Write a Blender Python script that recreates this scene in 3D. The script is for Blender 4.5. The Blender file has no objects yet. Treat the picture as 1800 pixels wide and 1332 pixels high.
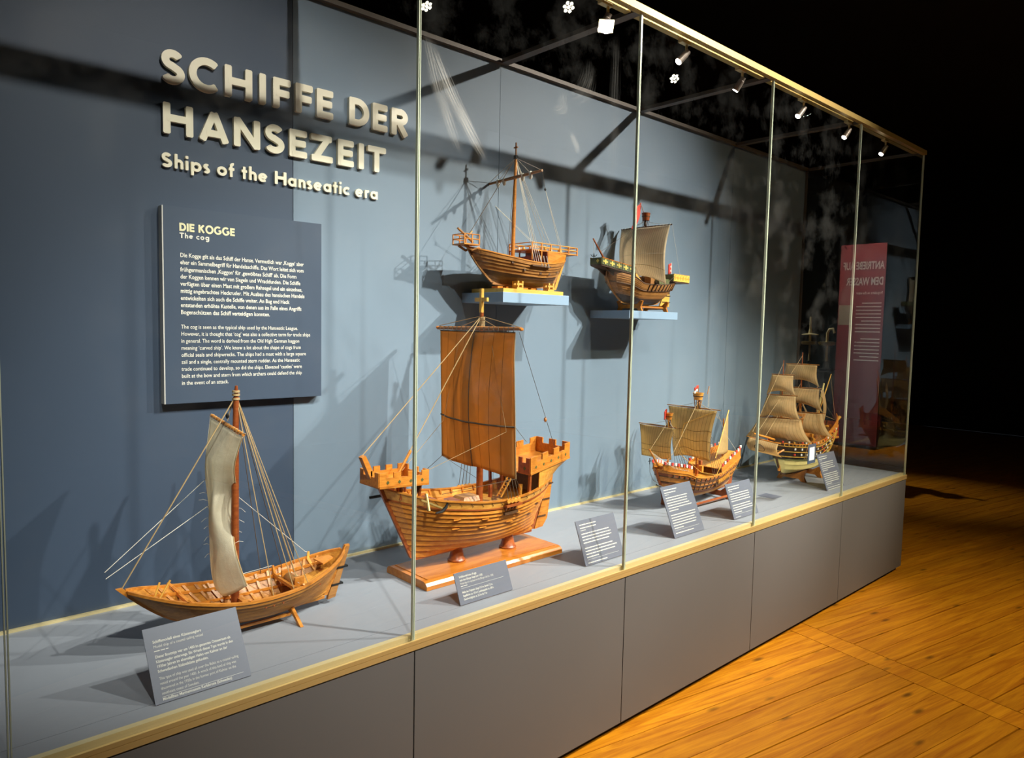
import bpy, math, random
from mathutils import Vector, Matrix
random.seed(7)
S = bpy.context.scene
COL = S.collection

# ------------------------------------------------------------------ camera
F_PX, YAW, PITCH, ROLL = 1265.1, 0.74313, -0.07295, 0.02032
CAM = Vector((0.0, -1.724, 1.60226))
fw = Vector((math.sin(YAW) * math.cos(PITCH), math.cos(YAW) * math.cos(PITCH), math.sin(PITCH)))
rt = Vector((math.cos(YAW), -math.sin(YAW), 0)); up = rt.cross(fw)
r2 = math.cos(ROLL) * rt + math.sin(ROLL) * up
u2 = -math.sin(ROLL) * rt + math.cos(ROLL) * up
cd = bpy.data.cameras.new('camera'); cam = bpy.data.objects.new('camera', cd); COL.objects.link(cam)
m = Matrix.Identity(4)
for i in range(3):
    m[i][0] = r2[i]; m[i][1] = u2[i]; m[i][2] = -fw[i]; m[i][3] = CAM[i]
cam.matrix_world = m
cd.sensor_fit = 'HORIZONTAL'; cd.sensor_width = 36; cd.lens = F_PX / 1800 * 36
cd.clip_start = 0.05; cd.clip_end = 60
S.camera = cam

# ------------------------------------------------------------------ world, exposure, room lights
S.view_settings.view_transform = 'Standard'; S.view_settings.look = 'None'
S.view_settings.gamma = 1; S.view_settings.use_curve_mapping = False
S.view_settings.exposure = 0.0
W = bpy.data.worlds.new('world'); S.world = W; W.use_nodes = True
W.node_tree.nodes['Background'].inputs[0].default_value = (0.75, 0.85, 1.0, 1)
W.node_tree.nodes['Background'].inputs[1].default_value = 0.015
S.cycles.transparent_max_bounces = 24
S.cycles.max_bounces = 6
S.cycles.diffuse_bounces = 3
S.cycles.sample_clamp_indirect = 4.0

def spot(name, loc, target, power, angle, color, radius=0.05, blend=0.6, parent=None):
    l = bpy.data.lights.new(name, 'SPOT'); l.energy = power; l.spot_size = math.radians(angle)
    l.color = color; l.shadow_soft_size = radius; l.spot_blend = blend
    o = bpy.data.objects.new(name, l); COL.objects.link(o); o.location = loc
    o.rotation_euler = (Vector(target) - Vector(loc)).to_track_quat('-Z', 'Y').to_euler()
    o.parent = parent
    return o
WARM = (1.0, 0.90, 0.76); NEUT = (1.0, 0.945, 0.87)
# ceiling floodlights of the hall, then added fill lamps: (position, target, power, cone)
FLOODS = [((4.91, -2.49, 4.20), (2.45, 0.75, 1.10), 1250, 49, NEUT, 'flood'),
          ((4.42, -2.47, 4.20), (2.95, 0.6, 0.85), 950, 38, NEUT, 'led'),
          ((6.43, -2.84, 4.20), (4.25, 0.25, 0.80), 1000, 28, WARM, 'led'),
          ((2.65, -2.05, 4.20), (1.66, 0.62, 0.95), 980, 42, NEUT, 'led'),
          ((3.60, -3.30, 4.20), (3.8, -0.6, 0.0), 560, 66, (1.0, 0.88, 0.62), 'led'),
          ((1.20, -2.30, 4.20), (0.95, 0.80, 1.65), 420, 38, NEUT, 'led'),
          ((0.20, -2.70, 4.20), (1.02, 0.45, 1.15), 520, 30, NEUT, 'led'),  # added fill from the left, brightens the boat and its sail
          ((8.60, -2.45, 4.20), (10.5, -2.45, 1.7), 900, 60, NEUT, 'led'),  # added to light the otherwise dark banner
          ((6.90, 3.40, 3.88), (7.5, 1.85, 1.5), 200, 30, NEUT, 'led'),  # added for the instruments, kept out of view behind the case wall
          ((1.70, -2.90, 4.20), (3.85, 0.42, 0.98), 430, 26, NEUT, 'led')]  # added left-front fill for the far ships and their sails

# ------------------------------------------------------------------ helpers
def tag(o, label=None, cat=None, group=None, kind=None):
    if label: o['label'] = label
    if cat: o['category'] = cat
    if group: o['group'] = group
    if kind: o['kind'] = kind
    return o
def empty(name, loc=(0, 0, 0), rz=0.0, parent=None):
    o = bpy.data.objects.new(name, None); COL.objects.link(o); o.location = loc
    o.rotation_euler = (0, 0, rz); o.parent = parent; o.empty_display_size = 0.05
    return o
def link(name, me, mat, parent=None, loc=(0, 0, 0), rot=(0, 0, 0)):
    o = bpy.data.objects.new(name, me); COL.objects.link(o); o.parent = parent
    o.location = loc; o.rotation_euler = rot
    if mat and not me.materials: me.materials.append(mat)
    return o
def lerp(a, b, t): return a + (b - a) * t
def interp(pts, t):
    for (a, va), (b, vb) in zip(pts, pts[1:]):
        if t <= b:
            k = (t - a) / (b - a) if b > a else 0
            return va + (vb - va) * k
    return pts[-1][1]
def smooth(pts, t):                                   # catmull-rom through (t, value)
    n = len(pts)
    for i in range(n - 1):
        if t <= pts[i + 1][0] or i == n - 2:
            t0, p1 = pts[i]; t1, p2 = pts[i + 1]
            p0 = pts[i - 1][1] if i else p1 * 2 - p2
            p3 = pts[i + 2][1] if i + 2 < n else p2 * 2 - p1
            k = (t - t0) / (t1 - t0)
            return 0.5 * (2 * p1 + (p2 - p0) * k + (2 * p0 - 5 * p1 + 4 * p2 - p3) * k * k + (3 * p1 - p0 - 3 * p2 + p3) * k ** 3)

class MB:
    def __init__(s): s.v = []; s.f = []; s.uv = None
    def hexa(s, p):                                   # 8 points: bottom loop 0-3, top loop 4-7
        b = len(s.v); s.v += [tuple(q) for q in p]
        s.f += [tuple(b + i for i in q) for q in ((3, 2, 1, 0), (4, 5, 6, 7), (0, 1, 5, 4), (1, 2, 6, 5), (2, 3, 7, 6), (3, 0, 4, 7))]
        return s
    def box(s, x0, x1, y0, y1, z0, z1):
        return s.hexa([(x0, y0, z0), (x1, y0, z0), (x1, y1, z0), (x0, y1, z0), (x0, y0, z1), (x1, y0, z1), (x1, y1, z1), (x0, y1, z1)])
    def bar(s, a, b, w, h, upv=(0, 0, 1)):            # rectangular bar from a to b
        a = Vector(a); b = Vector(b); d = (b - a).normalized(); u = Vector(upv)
        if abs(d.dot(u)) > 0.98: u = Vector((1, 0, 0))
        r = d.cross(u).normalized() * w / 2; u = r.cross(d).normalized() * h / 2
        return s.hexa([a - r - u, a + r - u, b + r - u, b - r - u, a - r + u, a + r + u, b + r + u, b - r + u])
    def tube(s, pts, r, n=6, cap=True):
        pts = [Vector(p) for p in pts]; rs = r if isinstance(r, (list, tuple)) else [r] * len(pts)
        b = len(s.v); ref = None
        for i, p in enumerate(pts):
            d = (pts[min(i + 1, len(pts) - 1)] - pts[max(i - 1, 0)]).normalized()
            if ref is None:
                ref = Vector((0, 0, 1)) if abs(d.z) < 0.9 else Vector((1, 0, 0))
            x = d.cross(ref).normalized(); y = x.cross(d).normalized(); ref = y
            for k in range(n):
                a = 2 * math.pi * k / n
                s.v.append(tuple(p + (x * math.cos(a) + y * math.sin(a)) * rs[i]))
        for i in range(len(pts) - 1):
            for k in range(n):
                k2 = (k + 1) % n
                s.f.append((b + i * n + k, b + i * n + k2, b + (i + 1) * n + k2, b + (i + 1) * n + k))
        if cap:
            s.f.append(tuple(b + k for k in range(n))[::-1]); e = b + (len(pts) - 1) * n
            s.f.append(tuple(e + k for k in range(n)))
        return s
    def lathe(s, prof, c=(0, 0, 0), n=16):            # prof: (r, z)
        b = len(s.v)
        for r, z in prof:
            for k in range(n):
                a = 2 * math.pi * k / n
                s.v.append((c[0] + r * math.cos(a), c[1] + r * math.sin(a), c[2] + z))
        for i in range(len(prof) - 1):
            for k in range(n):
                k2 = (k + 1) % n
                s.f.append((b + i * n + k, b + i * n + k2, b + (i + 1) * n + k2, b + (i + 1) * n + k))
        s.f.append(tuple(b + k for k in range(n))[::-1]); e = b + (len(prof) - 1) * n
        s.f.append(tuple(e + k for k in range(n)))
        return s
    def prism(s, poly, f0, f1):                       # poly 2d; f0/f1 map (a,b)->3d
        b = len(s.v); n = len(poly)
        s.v += [tuple(f0(*q)) for q in poly] + [tuple(f1(*q)) for q in poly]
        s.f.append(tuple(b + i for i in range(n))[::-1]); s.f.append(tuple(b + n + i for i in range(n)))
        for i in range(n):
            j = (i + 1) % n
            s.f.append((b + i, b + j, b + n + j, b + n + i))
        return s
    def loft(s, loops, close=True):                   # list of equal closed loops
        b = len(s.v); n = len(loops[0])
        for l in loops: s.v += [tuple(q) for q in l]
        for i in range(len(loops) - 1):
            for k in range(n):
                k2 = (k + 1) % n
                s.f.append((b + i * n + k, b + i * n + k2, b + (i + 1) * n + k2, b + (i + 1) * n + k))
        s.f.append(tuple(b + k for k in range(n))[::-1]); e = b + (len(loops) - 1) * n
        s.f.append(tuple(e + k for k in range(n)))
        return s
    def mesh(s, name, sm=False):
        me = bpy.data.meshes.new(name); me.from_pydata(s.v, [], s.f)
        import bmesh
        bm = bmesh.new(); bm.from_mesh(me); bmesh.ops.recalc_face_normals(bm, faces=bm.faces); bm.to_mesh(me); bm.free()
        if sm:
            for p in me.polygons: p.use_smooth = True
            me.set_sharp_from_angle(angle=math.radians(40))
        me.update(); return me
    def build(s, name, mat, parent=None, sm=False, loc=(0, 0, 0), bevel=0):
        o = link(name, s.mesh(name, sm), mat, parent, loc)
        if bevel:
            b = o.modifiers.new('bevel', 'BEVEL'); b.width = bevel; b.segments = 2; b.limit_method = 'ANGLE'
        return o

# ------------------------------------------------------------------ materials
def newmat(name):
    mt = bpy.data.materials.new(name); mt.use_nodes = True
    nt = mt.node_tree; bs = nt.nodes['Principled BSDF']
    return mt, nt, bs
def N(nt, t, **kw):
    n = nt.nodes.new(t)
    for k, v in kw.items():
        if k in n.inputs: n.inputs[k].default_value = v
        else: setattr(n, k, v)
    return n
def plain(name, col, rough=0.6, metal=0.0, bump=0.0, bscale=200, spec=0.5, var=0.0):
    mt, nt, bs = newmat(name)
    bs.inputs['Base Color'].default_value = (*col, 1); bs.inputs['Roughness'].default_value = rough
    bs.inputs['Metallic'].default_value = metal; bs.inputs['Specular IOR Level'].default_value = spec
    tc = N(nt, 'ShaderNodeTexCoord')
    nz = N(nt, 'ShaderNodeTexNoise', Scale=bscale, Detail=3)
    nt.links.new(tc.outputs['Object'], nz.inputs['Vector'])
    if var:
        mx = N(nt, 'ShaderNodeMixRGB'); mx.blend_type = 'MULTIPLY'
        mr = N(nt, 'ShaderNodeMapRange'); mr.inputs[3].default_value = 1 - var; mr.inputs[4].default_value = 1 + var
        nz2 = N(nt, 'ShaderNodeTexNoise', Scale=3.0, Detail=4)
        nt.links.new(tc.outputs['Object'], nz2.inputs['Vector'])
        nt.links.new(nz2.outputs[0], mr.inputs[0])
        mx.inputs[0].default_value = 1; mx.inputs[1].default_value = (*col, 1)
        nt.links.new(mr.outputs[0], mx.inputs[2]); nt.links.new(mx.outputs[0], bs.inputs['Base Color'])
    if bump:
        bp = N(nt, 'ShaderNodeBump', Strength=bump, Distance=0.001)
        nt.links.new(nz.outputs[0], bp.inputs['Height']); nt.links.new(bp.outputs[0], bs.inputs['Normal'])
    return mt
def wood(name, a, b, scale=(6, 60, 60), rough=0.45, vary=0.25, bump=0.2, knots=False):
    mt, nt, bs = newmat(name)
    tc = N(nt, 'ShaderNodeTexCoord'); oi = N(nt, 'ShaderNodeObjectInfo')
    mp = N(nt, 'ShaderNodeMapping'); mp.inputs['Scale'].default_value = scale
    nt.links.new(tc.outputs['Object'], mp.inputs[0])
    ad = N(nt, 'ShaderNodeVectorMath', operation='ADD')
    ml = N(nt, 'ShaderNodeMath', operation='MULTIPLY'); ml.inputs[1].default_value = 37.0
    nt.links.new(oi.outputs['Random'], ml.inputs[0])
    nt.links.new(mp.outputs[0], ad.inputs[0]); nt.links.new(ml.outputs[0], ad.inputs[1])
    nz = N(nt, 'ShaderNodeTexNoise', Scale=1.0, Detail=5, Roughness=0.65, Distortion=0.6 if not knots else 1.6)
    nt.links.new(ad.outputs[0], nz.inputs['Vector'])
    cr = N(nt, 'ShaderNodeValToRGB')
    cr.color_ramp.elements[0].position = 0.32; cr.color_ramp.elements[0].color = (*b, 1)
    cr.color_ramp.elements[1].position = 0.66; cr.color_ramp.elements[1].color = (*a, 1)
    nt.links.new(nz.outputs[0], cr.inputs[0])
    mr = N(nt, 'ShaderNodeMapRange'); mr.inputs[3].default_value = 1 - vary; mr.inputs[4].default_value = 1 + vary * 0.6
    nt.links.new(oi.outputs['Random'], mr.inputs[0])
    mx = N(nt, 'ShaderNodeMixRGB'); mx.blend_type = 'MULTIPLY'; mx.inputs[0].default_value = 1
    nt.links.new(cr.outputs[0], mx.inputs[1]); nt.links.new(mr.outputs[0], mx.inputs[2])
    out = mx
    if knots:
        vr = N(nt, 'ShaderNodeTexVoronoi', Scale=1.0, Randomness=1.0)
        mp2 = N(nt, 'ShaderNodeMapping'); mp2.inputs['Scale'].default_value = (3.2, 10, 10)
        nt.links.new(tc.outputs['Object'], mp2.inputs[0])
        ad2 = N(nt, 'ShaderNodeVectorMath', operation='ADD')
        nt.links.new(mp2.outputs[0], ad2.inputs[0]); nt.links.new(ml.outputs[0], ad2.inputs[1])
        nt.links.new(ad2.outputs[0], vr.inputs['Vector'])
        mk = N(nt, 'ShaderNodeMapRange'); mk.inputs[1].default_value = 0.05; mk.inputs[2].default_value = 0.16
        mk.inputs[3].default_value = 0.35; mk.inputs[4].default_value = 1.0
        nt.links.new(vr.outputs['Distance'], mk.inputs[0])
        m3 = N(nt, 'ShaderNodeMixRGB'); m3.blend_type = 'MULTIPLY'; m3.inputs[0].default_value = 1
        nt.links.new(mx.outputs[0], m3.inputs[1]); nt.links.new(mk.outputs[0], m3.inputs[2]); out = m3
    nt.links.new(out.outputs[0], bs.inputs['Base Color'])
    bs.inputs['Roughness'].default_value = rough
    if knots: bs.inputs['Specular IOR Level'].default_value = 0.2
    if bump:
        bp = N(nt, 'ShaderNodeBump', Strength=bump, Distance=0.001)
        nt.links.new(nz.outputs[0], bp.inputs['Height']); nt.links.new(bp.outputs[0], bs.inputs['Normal'])
    return mt
def cloth(name, col, seam, panels, trans=0.3, width=0.06, blot=0.2):
    mt, nt, bs = newmat(name)
    uv = N(nt, 'ShaderNodeUVMap'); sx = N(nt, 'ShaderNodeSeparateXYZ'); nt.links.new(uv.outputs[0], sx.inputs[0])
    ml = N(nt, 'ShaderNodeMath', operation='MULTIPLY'); ml.inputs[1].default_value = panels
    fr = N(nt, 'ShaderNodeMath', operation='FRACT'); lt = N(nt, 'ShaderNodeMath', operation='LESS_THAN'); lt.inputs[1].default_value = width
    nt.links.new(sx.outputs[0], ml.inputs[0]); nt.links.new(ml.outputs[0], fr.inputs[0]); nt.links.new(fr.outputs[0], lt.inputs[0])
    tc = N(nt, 'ShaderNodeTexCoord')
    nz = N(nt, 'ShaderNodeTexNoise', Scale=14.0, Detail=5); nt.links.new(tc.outputs['Object'], nz.inputs['Vector'])
    mr = N(nt, 'ShaderNodeMapRange'); mr.inputs[3].default_value = 1 - blot; mr.inputs[4].default_value = 1 + blot
    nt.links.new(nz.outputs[0], mr.inputs[0])
    mc = N(nt, 'ShaderNodeMixRGB'); mc.inputs[1].default_value = (*col, 1); mc.inputs[2].default_value = (*seam, 1)
    nt.links.new(lt.outputs[0], mc.inputs[0])
    mx = N(nt, 'ShaderNodeMixRGB'); mx.blend_type = 'MULTIPLY'; mx.inputs[0].default_value = 1
    nt.links.new(mc.outputs[0], mx.inputs[1]); nt.links.new(mr.outputs[0], mx.inputs[2])
    nt.links.new(mx.outputs[0], bs.inputs['Base Color']); bs.inputs['Roughness'].default_value = 0.9
    bs.inputs['Specular IOR Level'].default_value = 0.1
    tr = N(nt, 'ShaderNodeBsdfTranslucent'); nt.links.new(mx.outputs[0], tr.inputs[0])
    ms = N(nt, 'ShaderNodeMixShader'); ms.inputs[0].default_value = trans
    nt.links.new(bs.outputs[0], ms.inputs[1]); nt.links.new(tr.outputs[0], ms.inputs[2])
    nt.links.new(ms.outputs[0], nt.nodes['Material Output'].inputs[0])
    wv = N(nt, 'ShaderNodeTexNoise', Scale=420.0, Detail=1); nt.links.new(tc.outputs['Object'], wv.inputs['Vector'])
    w2 = N(nt, 'ShaderNodeTexNoise', Scale=26.0, Detail=3); nt.links.new(tc.outputs['Object'], w2.inputs['Vector'])
    ad = N(nt, 'ShaderNodeMath', operation='MULTIPLY_ADD'); ad.inputs[1].default_value = 6.0
    nt.links.new(w2.outputs[0], ad.inputs[0]); nt.links.new(wv.outputs[0], ad.inputs[2])
    bp = N(nt, 'ShaderNodeBump', Strength=0.5, Distance=0.0012)
    nt.links.new(ad.outputs[0], bp.inputs['Height']); nt.links.new(bp.outputs[0], bs.inputs['Normal'])
    return mt
def emit(name, col, k):
    mt, nt, bs = newmat(name)
    bs.inputs['Base Color'].default_value = (*col, 1); bs.inputs['Emission Color'].default_value = (*col, 1)
    bs.inputs['Emission Strength'].default_value = k
    return mt
def glass(name, smear=None, dirt=0.012, tint=(0.97, 0.985, 0.98)):
    """architectural pane: transparent with a Fresnel mirror on each outward face and a film of dust and wipe marks"""
    mt = bpy.data.materials.new(name); mt.use_nodes = True; nt = mt.node_tree; nt.nodes.clear()
    out = N(nt, 'ShaderNodeOutputMaterial')
    tr = N(nt, 'ShaderNodeBsdfTransparent'); tr.inputs[0].default_value = (*tint, 1)
    gl = N(nt, 'ShaderNodeBsdfGlossy'); gl.inputs['Roughness'].default_value = 0.0; gl.inputs[0].default_value = (1, 1, 1, 1)
    ge = N(nt, 'ShaderNodeNewGeometry'); vd = N(nt, 'ShaderNodeVectorMath', operation='DOT_PRODUCT')
    nt.links.new(ge.outputs['Normal'], vd.inputs[0]); nt.links.new(ge.outputs['Incoming'], vd.inputs[1])
    ab = N(nt, 'ShaderNodeMath', operation='ABSOLUTE'); nt.links.new(vd.outputs['Value'], ab.inputs[0])
    om = N(nt, 'ShaderNodeMath', operation='SUBTRACT'); om.inputs[0].default_value = 1; nt.links.new(ab.outputs[0], om.inputs[1])
    pw = N(nt, 'ShaderNodeMath', operation='POWER'); pw.inputs[1].default_value = 5; nt.links.new(om.outputs[0], pw.inputs[0])
    fr = N(nt, 'ShaderNodeMath', operation='MULTIPLY_ADD'); fr.inputs[1].default_value = 0.92; fr.inputs[2].default_value = 0.07
    nt.links.new(pw.outputs[0], fr.inputs[0])
    bf = N(nt, 'ShaderNodeMath', operation='SUBTRACT'); bf.inputs[0].default_value = 1; nt.links.new(ge.outputs['Backfacing'], bf.inputs[1])
    ff = N(nt, 'ShaderNodeMath', operation='MULTIPLY'); nt.links.new(fr.outputs[0], ff.inputs[0]); nt.links.new(bf.outputs[0], ff.inputs[1])
    m1 = N(nt, 'ShaderNodeMixShader'); nt.links.new(ff.outputs[0], m1.inputs[0])
    nt.links.new(tr.outputs[0], m1.inputs[1]); nt.links.new(gl.outputs[0], m1.inputs[2])
    # dust / smears
    tc = N(nt, 'ShaderNodeTexCoord')
    nz = N(nt, 'ShaderNodeTexNoise', Scale=4.0, Detail=6, Roughness=0.7); nt.links.new(tc.outputs['Object'], nz.inputs['Vector'])
    mr = N(nt, 'ShaderNodeMapRange'); mr.inputs[1].default_value = 0.5; mr.inputs[2].default_value = 0.85
    mr.inputs[3].default_value = 0.0; mr.inputs[4].default_value = dirt * 2.5
    nt.links.new(nz.outputs[0], mr.inputs[0]); last = mr
    if smear:                                         # list of (x, z, angle, length, width, strength) on the pane
        sp = N(nt, 'ShaderNodeSeparateXYZ'); nt.links.new(tc.outputs['Object'], sp.inputs[0])
        for (sx, sz, ang, ln, wd, st, bend) in smear:
            mp = N(nt, 'ShaderNodeMapping', vector_type='TEXTURE')
            mp.inputs['Location'].default_value = (sx, 0, sz); mp.inputs['Rotation'].default_value = (0, ang, 0)
            mp.inputs['Scale'].default_value = (wd, 1, ln); nt.links.new(tc.outputs['Object'], mp.inputs[0])
            q = N(nt, 'ShaderNodeSeparateXYZ'); nt.links.new(mp.outputs[0], q.inputs[0])
            z2 = N(nt, 'ShaderNodeMath', operation='MULTIPLY'); nt.links.new(q.outputs[2], z2.inputs[0]); nt.links.new(q.outputs[2], z2.inputs[1])
            xb = N(nt, 'ShaderNodeMath', operation='MULTIPLY_ADD'); nt.links.new(z2.outputs[0], xb.inputs[0]); xb.inputs[1].default_value = bend
            nt.links.new(q.outputs[0], xb.inputs[2])
            x2 = N(nt, 'ShaderNodeMath', operation='MULTIPLY'); nt.links.new(xb.outputs[0], x2.inputs[0]); nt.links.new(xb.outputs[0], x2.inputs[1])
            sm_ = N(nt, 'ShaderNodeMath', operation='ADD'); nt.links.new(z2.outputs[0], sm_.inputs[0]); nt.links.new(x2.outputs[0], sm_.inputs[1])
            ms_ = N(nt, 'ShaderNodeMapRange', interpolation_type='SMOOTHSTEP')
            ms_.inputs[1].default_value = 0.05; ms_.inputs[2].default_value = 1.0; ms_.inputs[3].default_value = st; ms_.inputs[4].default_value = 0
            nt.links.new(sm_.outputs[0], ms_.inputs[0])
            cv = N(nt, 'ShaderNodeCombineXYZ'); nt.links.new(xb.outputs[0], cv.inputs[0]); nt.links.new(q.outputs[2], cv.inputs[2])
            st_ = N(nt, 'ShaderNodeMapping'); st_.inputs['Scale'].default_value = (9, 1, 0.8); nt.links.new(cv.outputs[0], st_.inputs[0])
            n2 = N(nt, 'ShaderNodeTexNoise', Scale=1.3, Detail=6, Roughness=0.65); nt.links.new(st_.outputs[0], n2.inputs['Vector'])
            n3 = N(nt, 'ShaderNodeMapRange'); n3.inputs[1].default_value = 0.46; n3.inputs[2].default_value = 0.72; nt.links.new(n2.outputs[0], n3.inputs[0])
            pr = N(nt, 'ShaderNodeMath', operation='MULTIPLY'); nt.links.new(ms_.outputs[0], pr.inputs[0]); nt.links.new(n3.outputs[0], pr.inputs[1])
            a_ = N(nt, 'ShaderNodeMath', operation='ADD'); nt.links.new(last.outputs[0], a_.inputs[0]); nt.links.new(pr.outputs[0], a_.inputs[1])
            last = a_
    df = N(nt, 'ShaderNodeBsdfTranslucent'); df.inputs[0].default_value = (0.9, 0.88, 0.8, 1)
    d2 = N(nt, 'ShaderNodeBsdfDiffuse'); d2.inputs[0].default_value = (0.9, 0.88, 0.8, 1)
    dd = N(nt, 'ShaderNodeMixShader'); dd.inputs[0].default_value = 0.5
    nt.links.new(df.outputs[0], dd.inputs[1]); nt.links.new(d2.outputs[0], dd.inputs[2])
    m2 = N(nt, 'ShaderNodeMixShader'); nt.links.new(last.outputs[0], m2.inputs[0])
    nt.links.new(m1.outputs[0], m2.inputs[1]); nt.links.new(dd.outputs[0], m2.inputs[2])
    nt.links.new(m2.outputs[0], out.inputs[0])
    return mt

M = {}
M['wall'] = plain('painted board blue', (0.172, 0.234, 0.302), 0.55, bump=0.05, bscale=400, var=0.06)
M['wall_deep'] = plain('wall board darker blue', (0.041, 0.064, 0.106), 0.55, bump=0.05, bscale=400, var=0.06)  # darker blue for the leftmost wall panels
M['plinth'] = plain('plinth lacquer grey', (0.108, 0.104, 0.098), 0.5, var=0.05)
M['deck'] = plain('deck board grey blue', (0.275, 0.295, 0.335), 0.5, var=0.08, bump=0.05)
M['black'] = plain('black board', (0.006, 0.006, 0.006), 0.8)
M['dark'] = plain('dark hall paint', (0.012, 0.012, 0.013), 0.9)
M['gold'] = plain('brushed gold metal', (0.80, 0.58, 0.22), 0.38, metal=0.65, bump=0.05)
M['golddark'] = plain('aged gold metal', (0.50, 0.34, 0.10), 0.42, metal=0.6)
M['goldpale'] = plain('pale gold metal', (0.82, 0.68, 0.36), 0.4, metal=0.4)
M['bronze'] = plain('bronze profile', (0.13, 0.105, 0.085), 0.5, metal=0.3)
M['lamp_metal'] = plain('lamp body copper grey', (0.42, 0.33, 0.27), 0.4, metal=0.6)
M['glass_edge'] = plain('glass edge green', (0.50, 0.56, 0.42), 0.2)
M['letter'] = plain('letter cream', (0.97, 0.90, 0.69), 0.35)
M['ink'] = plain('print cream', (0.82, 0.80, 0.70), 0.6)
M['ink_soft'] = plain('print grey cream', (0.66, 0.64, 0.57), 0.6)
M['head_ink'] = plain('print pale yellow', (0.85, 0.80, 0.50), 0.6)
M['sign'] = plain('sign board slate', (0.135, 0.150, 0.195), 0.5)
M['panel_edge'] = plain('panel edge', (0.62, 0.60, 0.55), 0.5)
M['panel'] = plain('info panel blue', (0.048, 0.072, 0.115), 0.5)
M['shelf'] = plain('shelf blue', (0.26, 0.37, 0.50), 0.5)
M['floor'] = wood('pine floor', (0.62, 0.25, 0.008), (0.36, 0.105, 0.003), (1.6, 26, 26), 0.5, 0.16, 0.15, knots=True)
M['hull'] = wood('ship wood orange', (0.74, 0.29, 0.040), (0.50, 0.155, 0.015), (14, 90, 90), 0.4, 0.16)
M['hull_pale'] = wood('ship wood honey', (0.82, 0.40, 0.065), (0.60, 0.24, 0.03), (14, 90, 90), 0.4, 0.12)
M['hull_brown'] = wood('ship wood brown', (0.50, 0.23, 0.06), (0.30, 0.12, 0.03), (14, 90, 90), 0.45, 0.22)
M['hull_red'] = wood('ship wood red', (0.42, 0.11, 0.025), (0.24, 0.05, 0.012), (10, 60, 60), 0.35, 0.15)
M['hull_dark'] = wood('ship wood dark', (0.12, 0.055, 0.02), (0.06, 0.025, 0.01), (14, 90, 90), 0.5, 0.2)
M['boat'] = wood('boat oak', (0.62, 0.26, 0.035), (0.38, 0.135, 0.015), (16, 110, 110), 0.4, 0.2)
M['yellow'] = wood('yellow wood', (0.80, 0.46, 0.08), (0.66, 0.34, 0.05), (8, 60, 60), 0.5, 0.1)
M['stand'] = wood('varnished stand', (0.62, 0.22, 0.03), (0.44, 0.13, 0.015), (5, 40, 40), 0.25, 0.1)
M['mast'] = wood('mast wood', (0.50, 0.19, 0.04), (0.34, 0.11, 0.02), (40, 40, 6), 0.4, 0.1)
M['inlay'] = plain('dark inlay', (0.11, 0.06, 0.015), 0.6)
M['green'] = plain('painted green', (0.10, 0.11, 0.03), 0.6)
M['yellow_paint'] = plain('painted yellow', (0.72, 0.56, 0.10), 0.55)
M['cream_paint'] = plain('hull bottom cream', (0.97, 0.80, 0.30), 0.45)
M['black_paint'] = plain('hull black', (0.025, 0.017, 0.012), 0.5)
M['white'] = plain('white paint', (0.80, 0.77, 0.70), 0.6)
M['red'] = plain('red cloth', (0.62, 0.05, 0.03), 0.8)
M['rope'] = plain('hemp rope', (0.50, 0.34, 0.16), 0.9)
M['rope_white'] = plain('white rope', (0.74, 0.70, 0.60), 0.9)
M['rope_dark'] = plain('tarred rope', (0.10, 0.07, 0.045), 0.9)
M['iron'] = plain('iron', (0.035, 0.035, 0.035), 0.45, metal=0.7)
M['brass'] = plain('brass', (0.62, 0.45, 0.16), 0.3, metal=0.9)
M['sail_brown'] = cloth('sail brown', (0.64, 0.335, 0.105), (0.19, 0.09, 0.025), 8, 0.68, 0.03, 0.12)
M['sail_cream'] = cloth('sail cream', (0.93, 0.87, 0.70), (0.78, 0.71, 0.55), 5, 0.5, 0.02, 0.12)
M['sail_grey'] = cloth('sail grey', (0.84, 0.72, 0.54), (0.64, 0.53, 0.38), 26, 0.6, 0.22, 0.15)
M['sail_tan'] = cloth('sail tan', (0.72, 0.54, 0.26), (0.42, 0.30, 0.13), 14, 0.6, 0.10, 0.2)
M['sail_old'] = cloth('sail stained', (0.76, 0.56, 0.29), (0.54, 0.38, 0.18), 16, 0.6, 0.12, 0.35)
M['lens'] = emit('lamp lens', (1.0, 0.97, 0.88), 25)
M['flood_lens'] = emit('flood lens', (1.0, 0.80, 0.42), 160)
M['led_lens'] = emit('led lens', (1.0, 0.95, 0.75), 26)
M['banner'] = plain('banner red', (0.24, 0.035, 0.035), 0.7)

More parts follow.
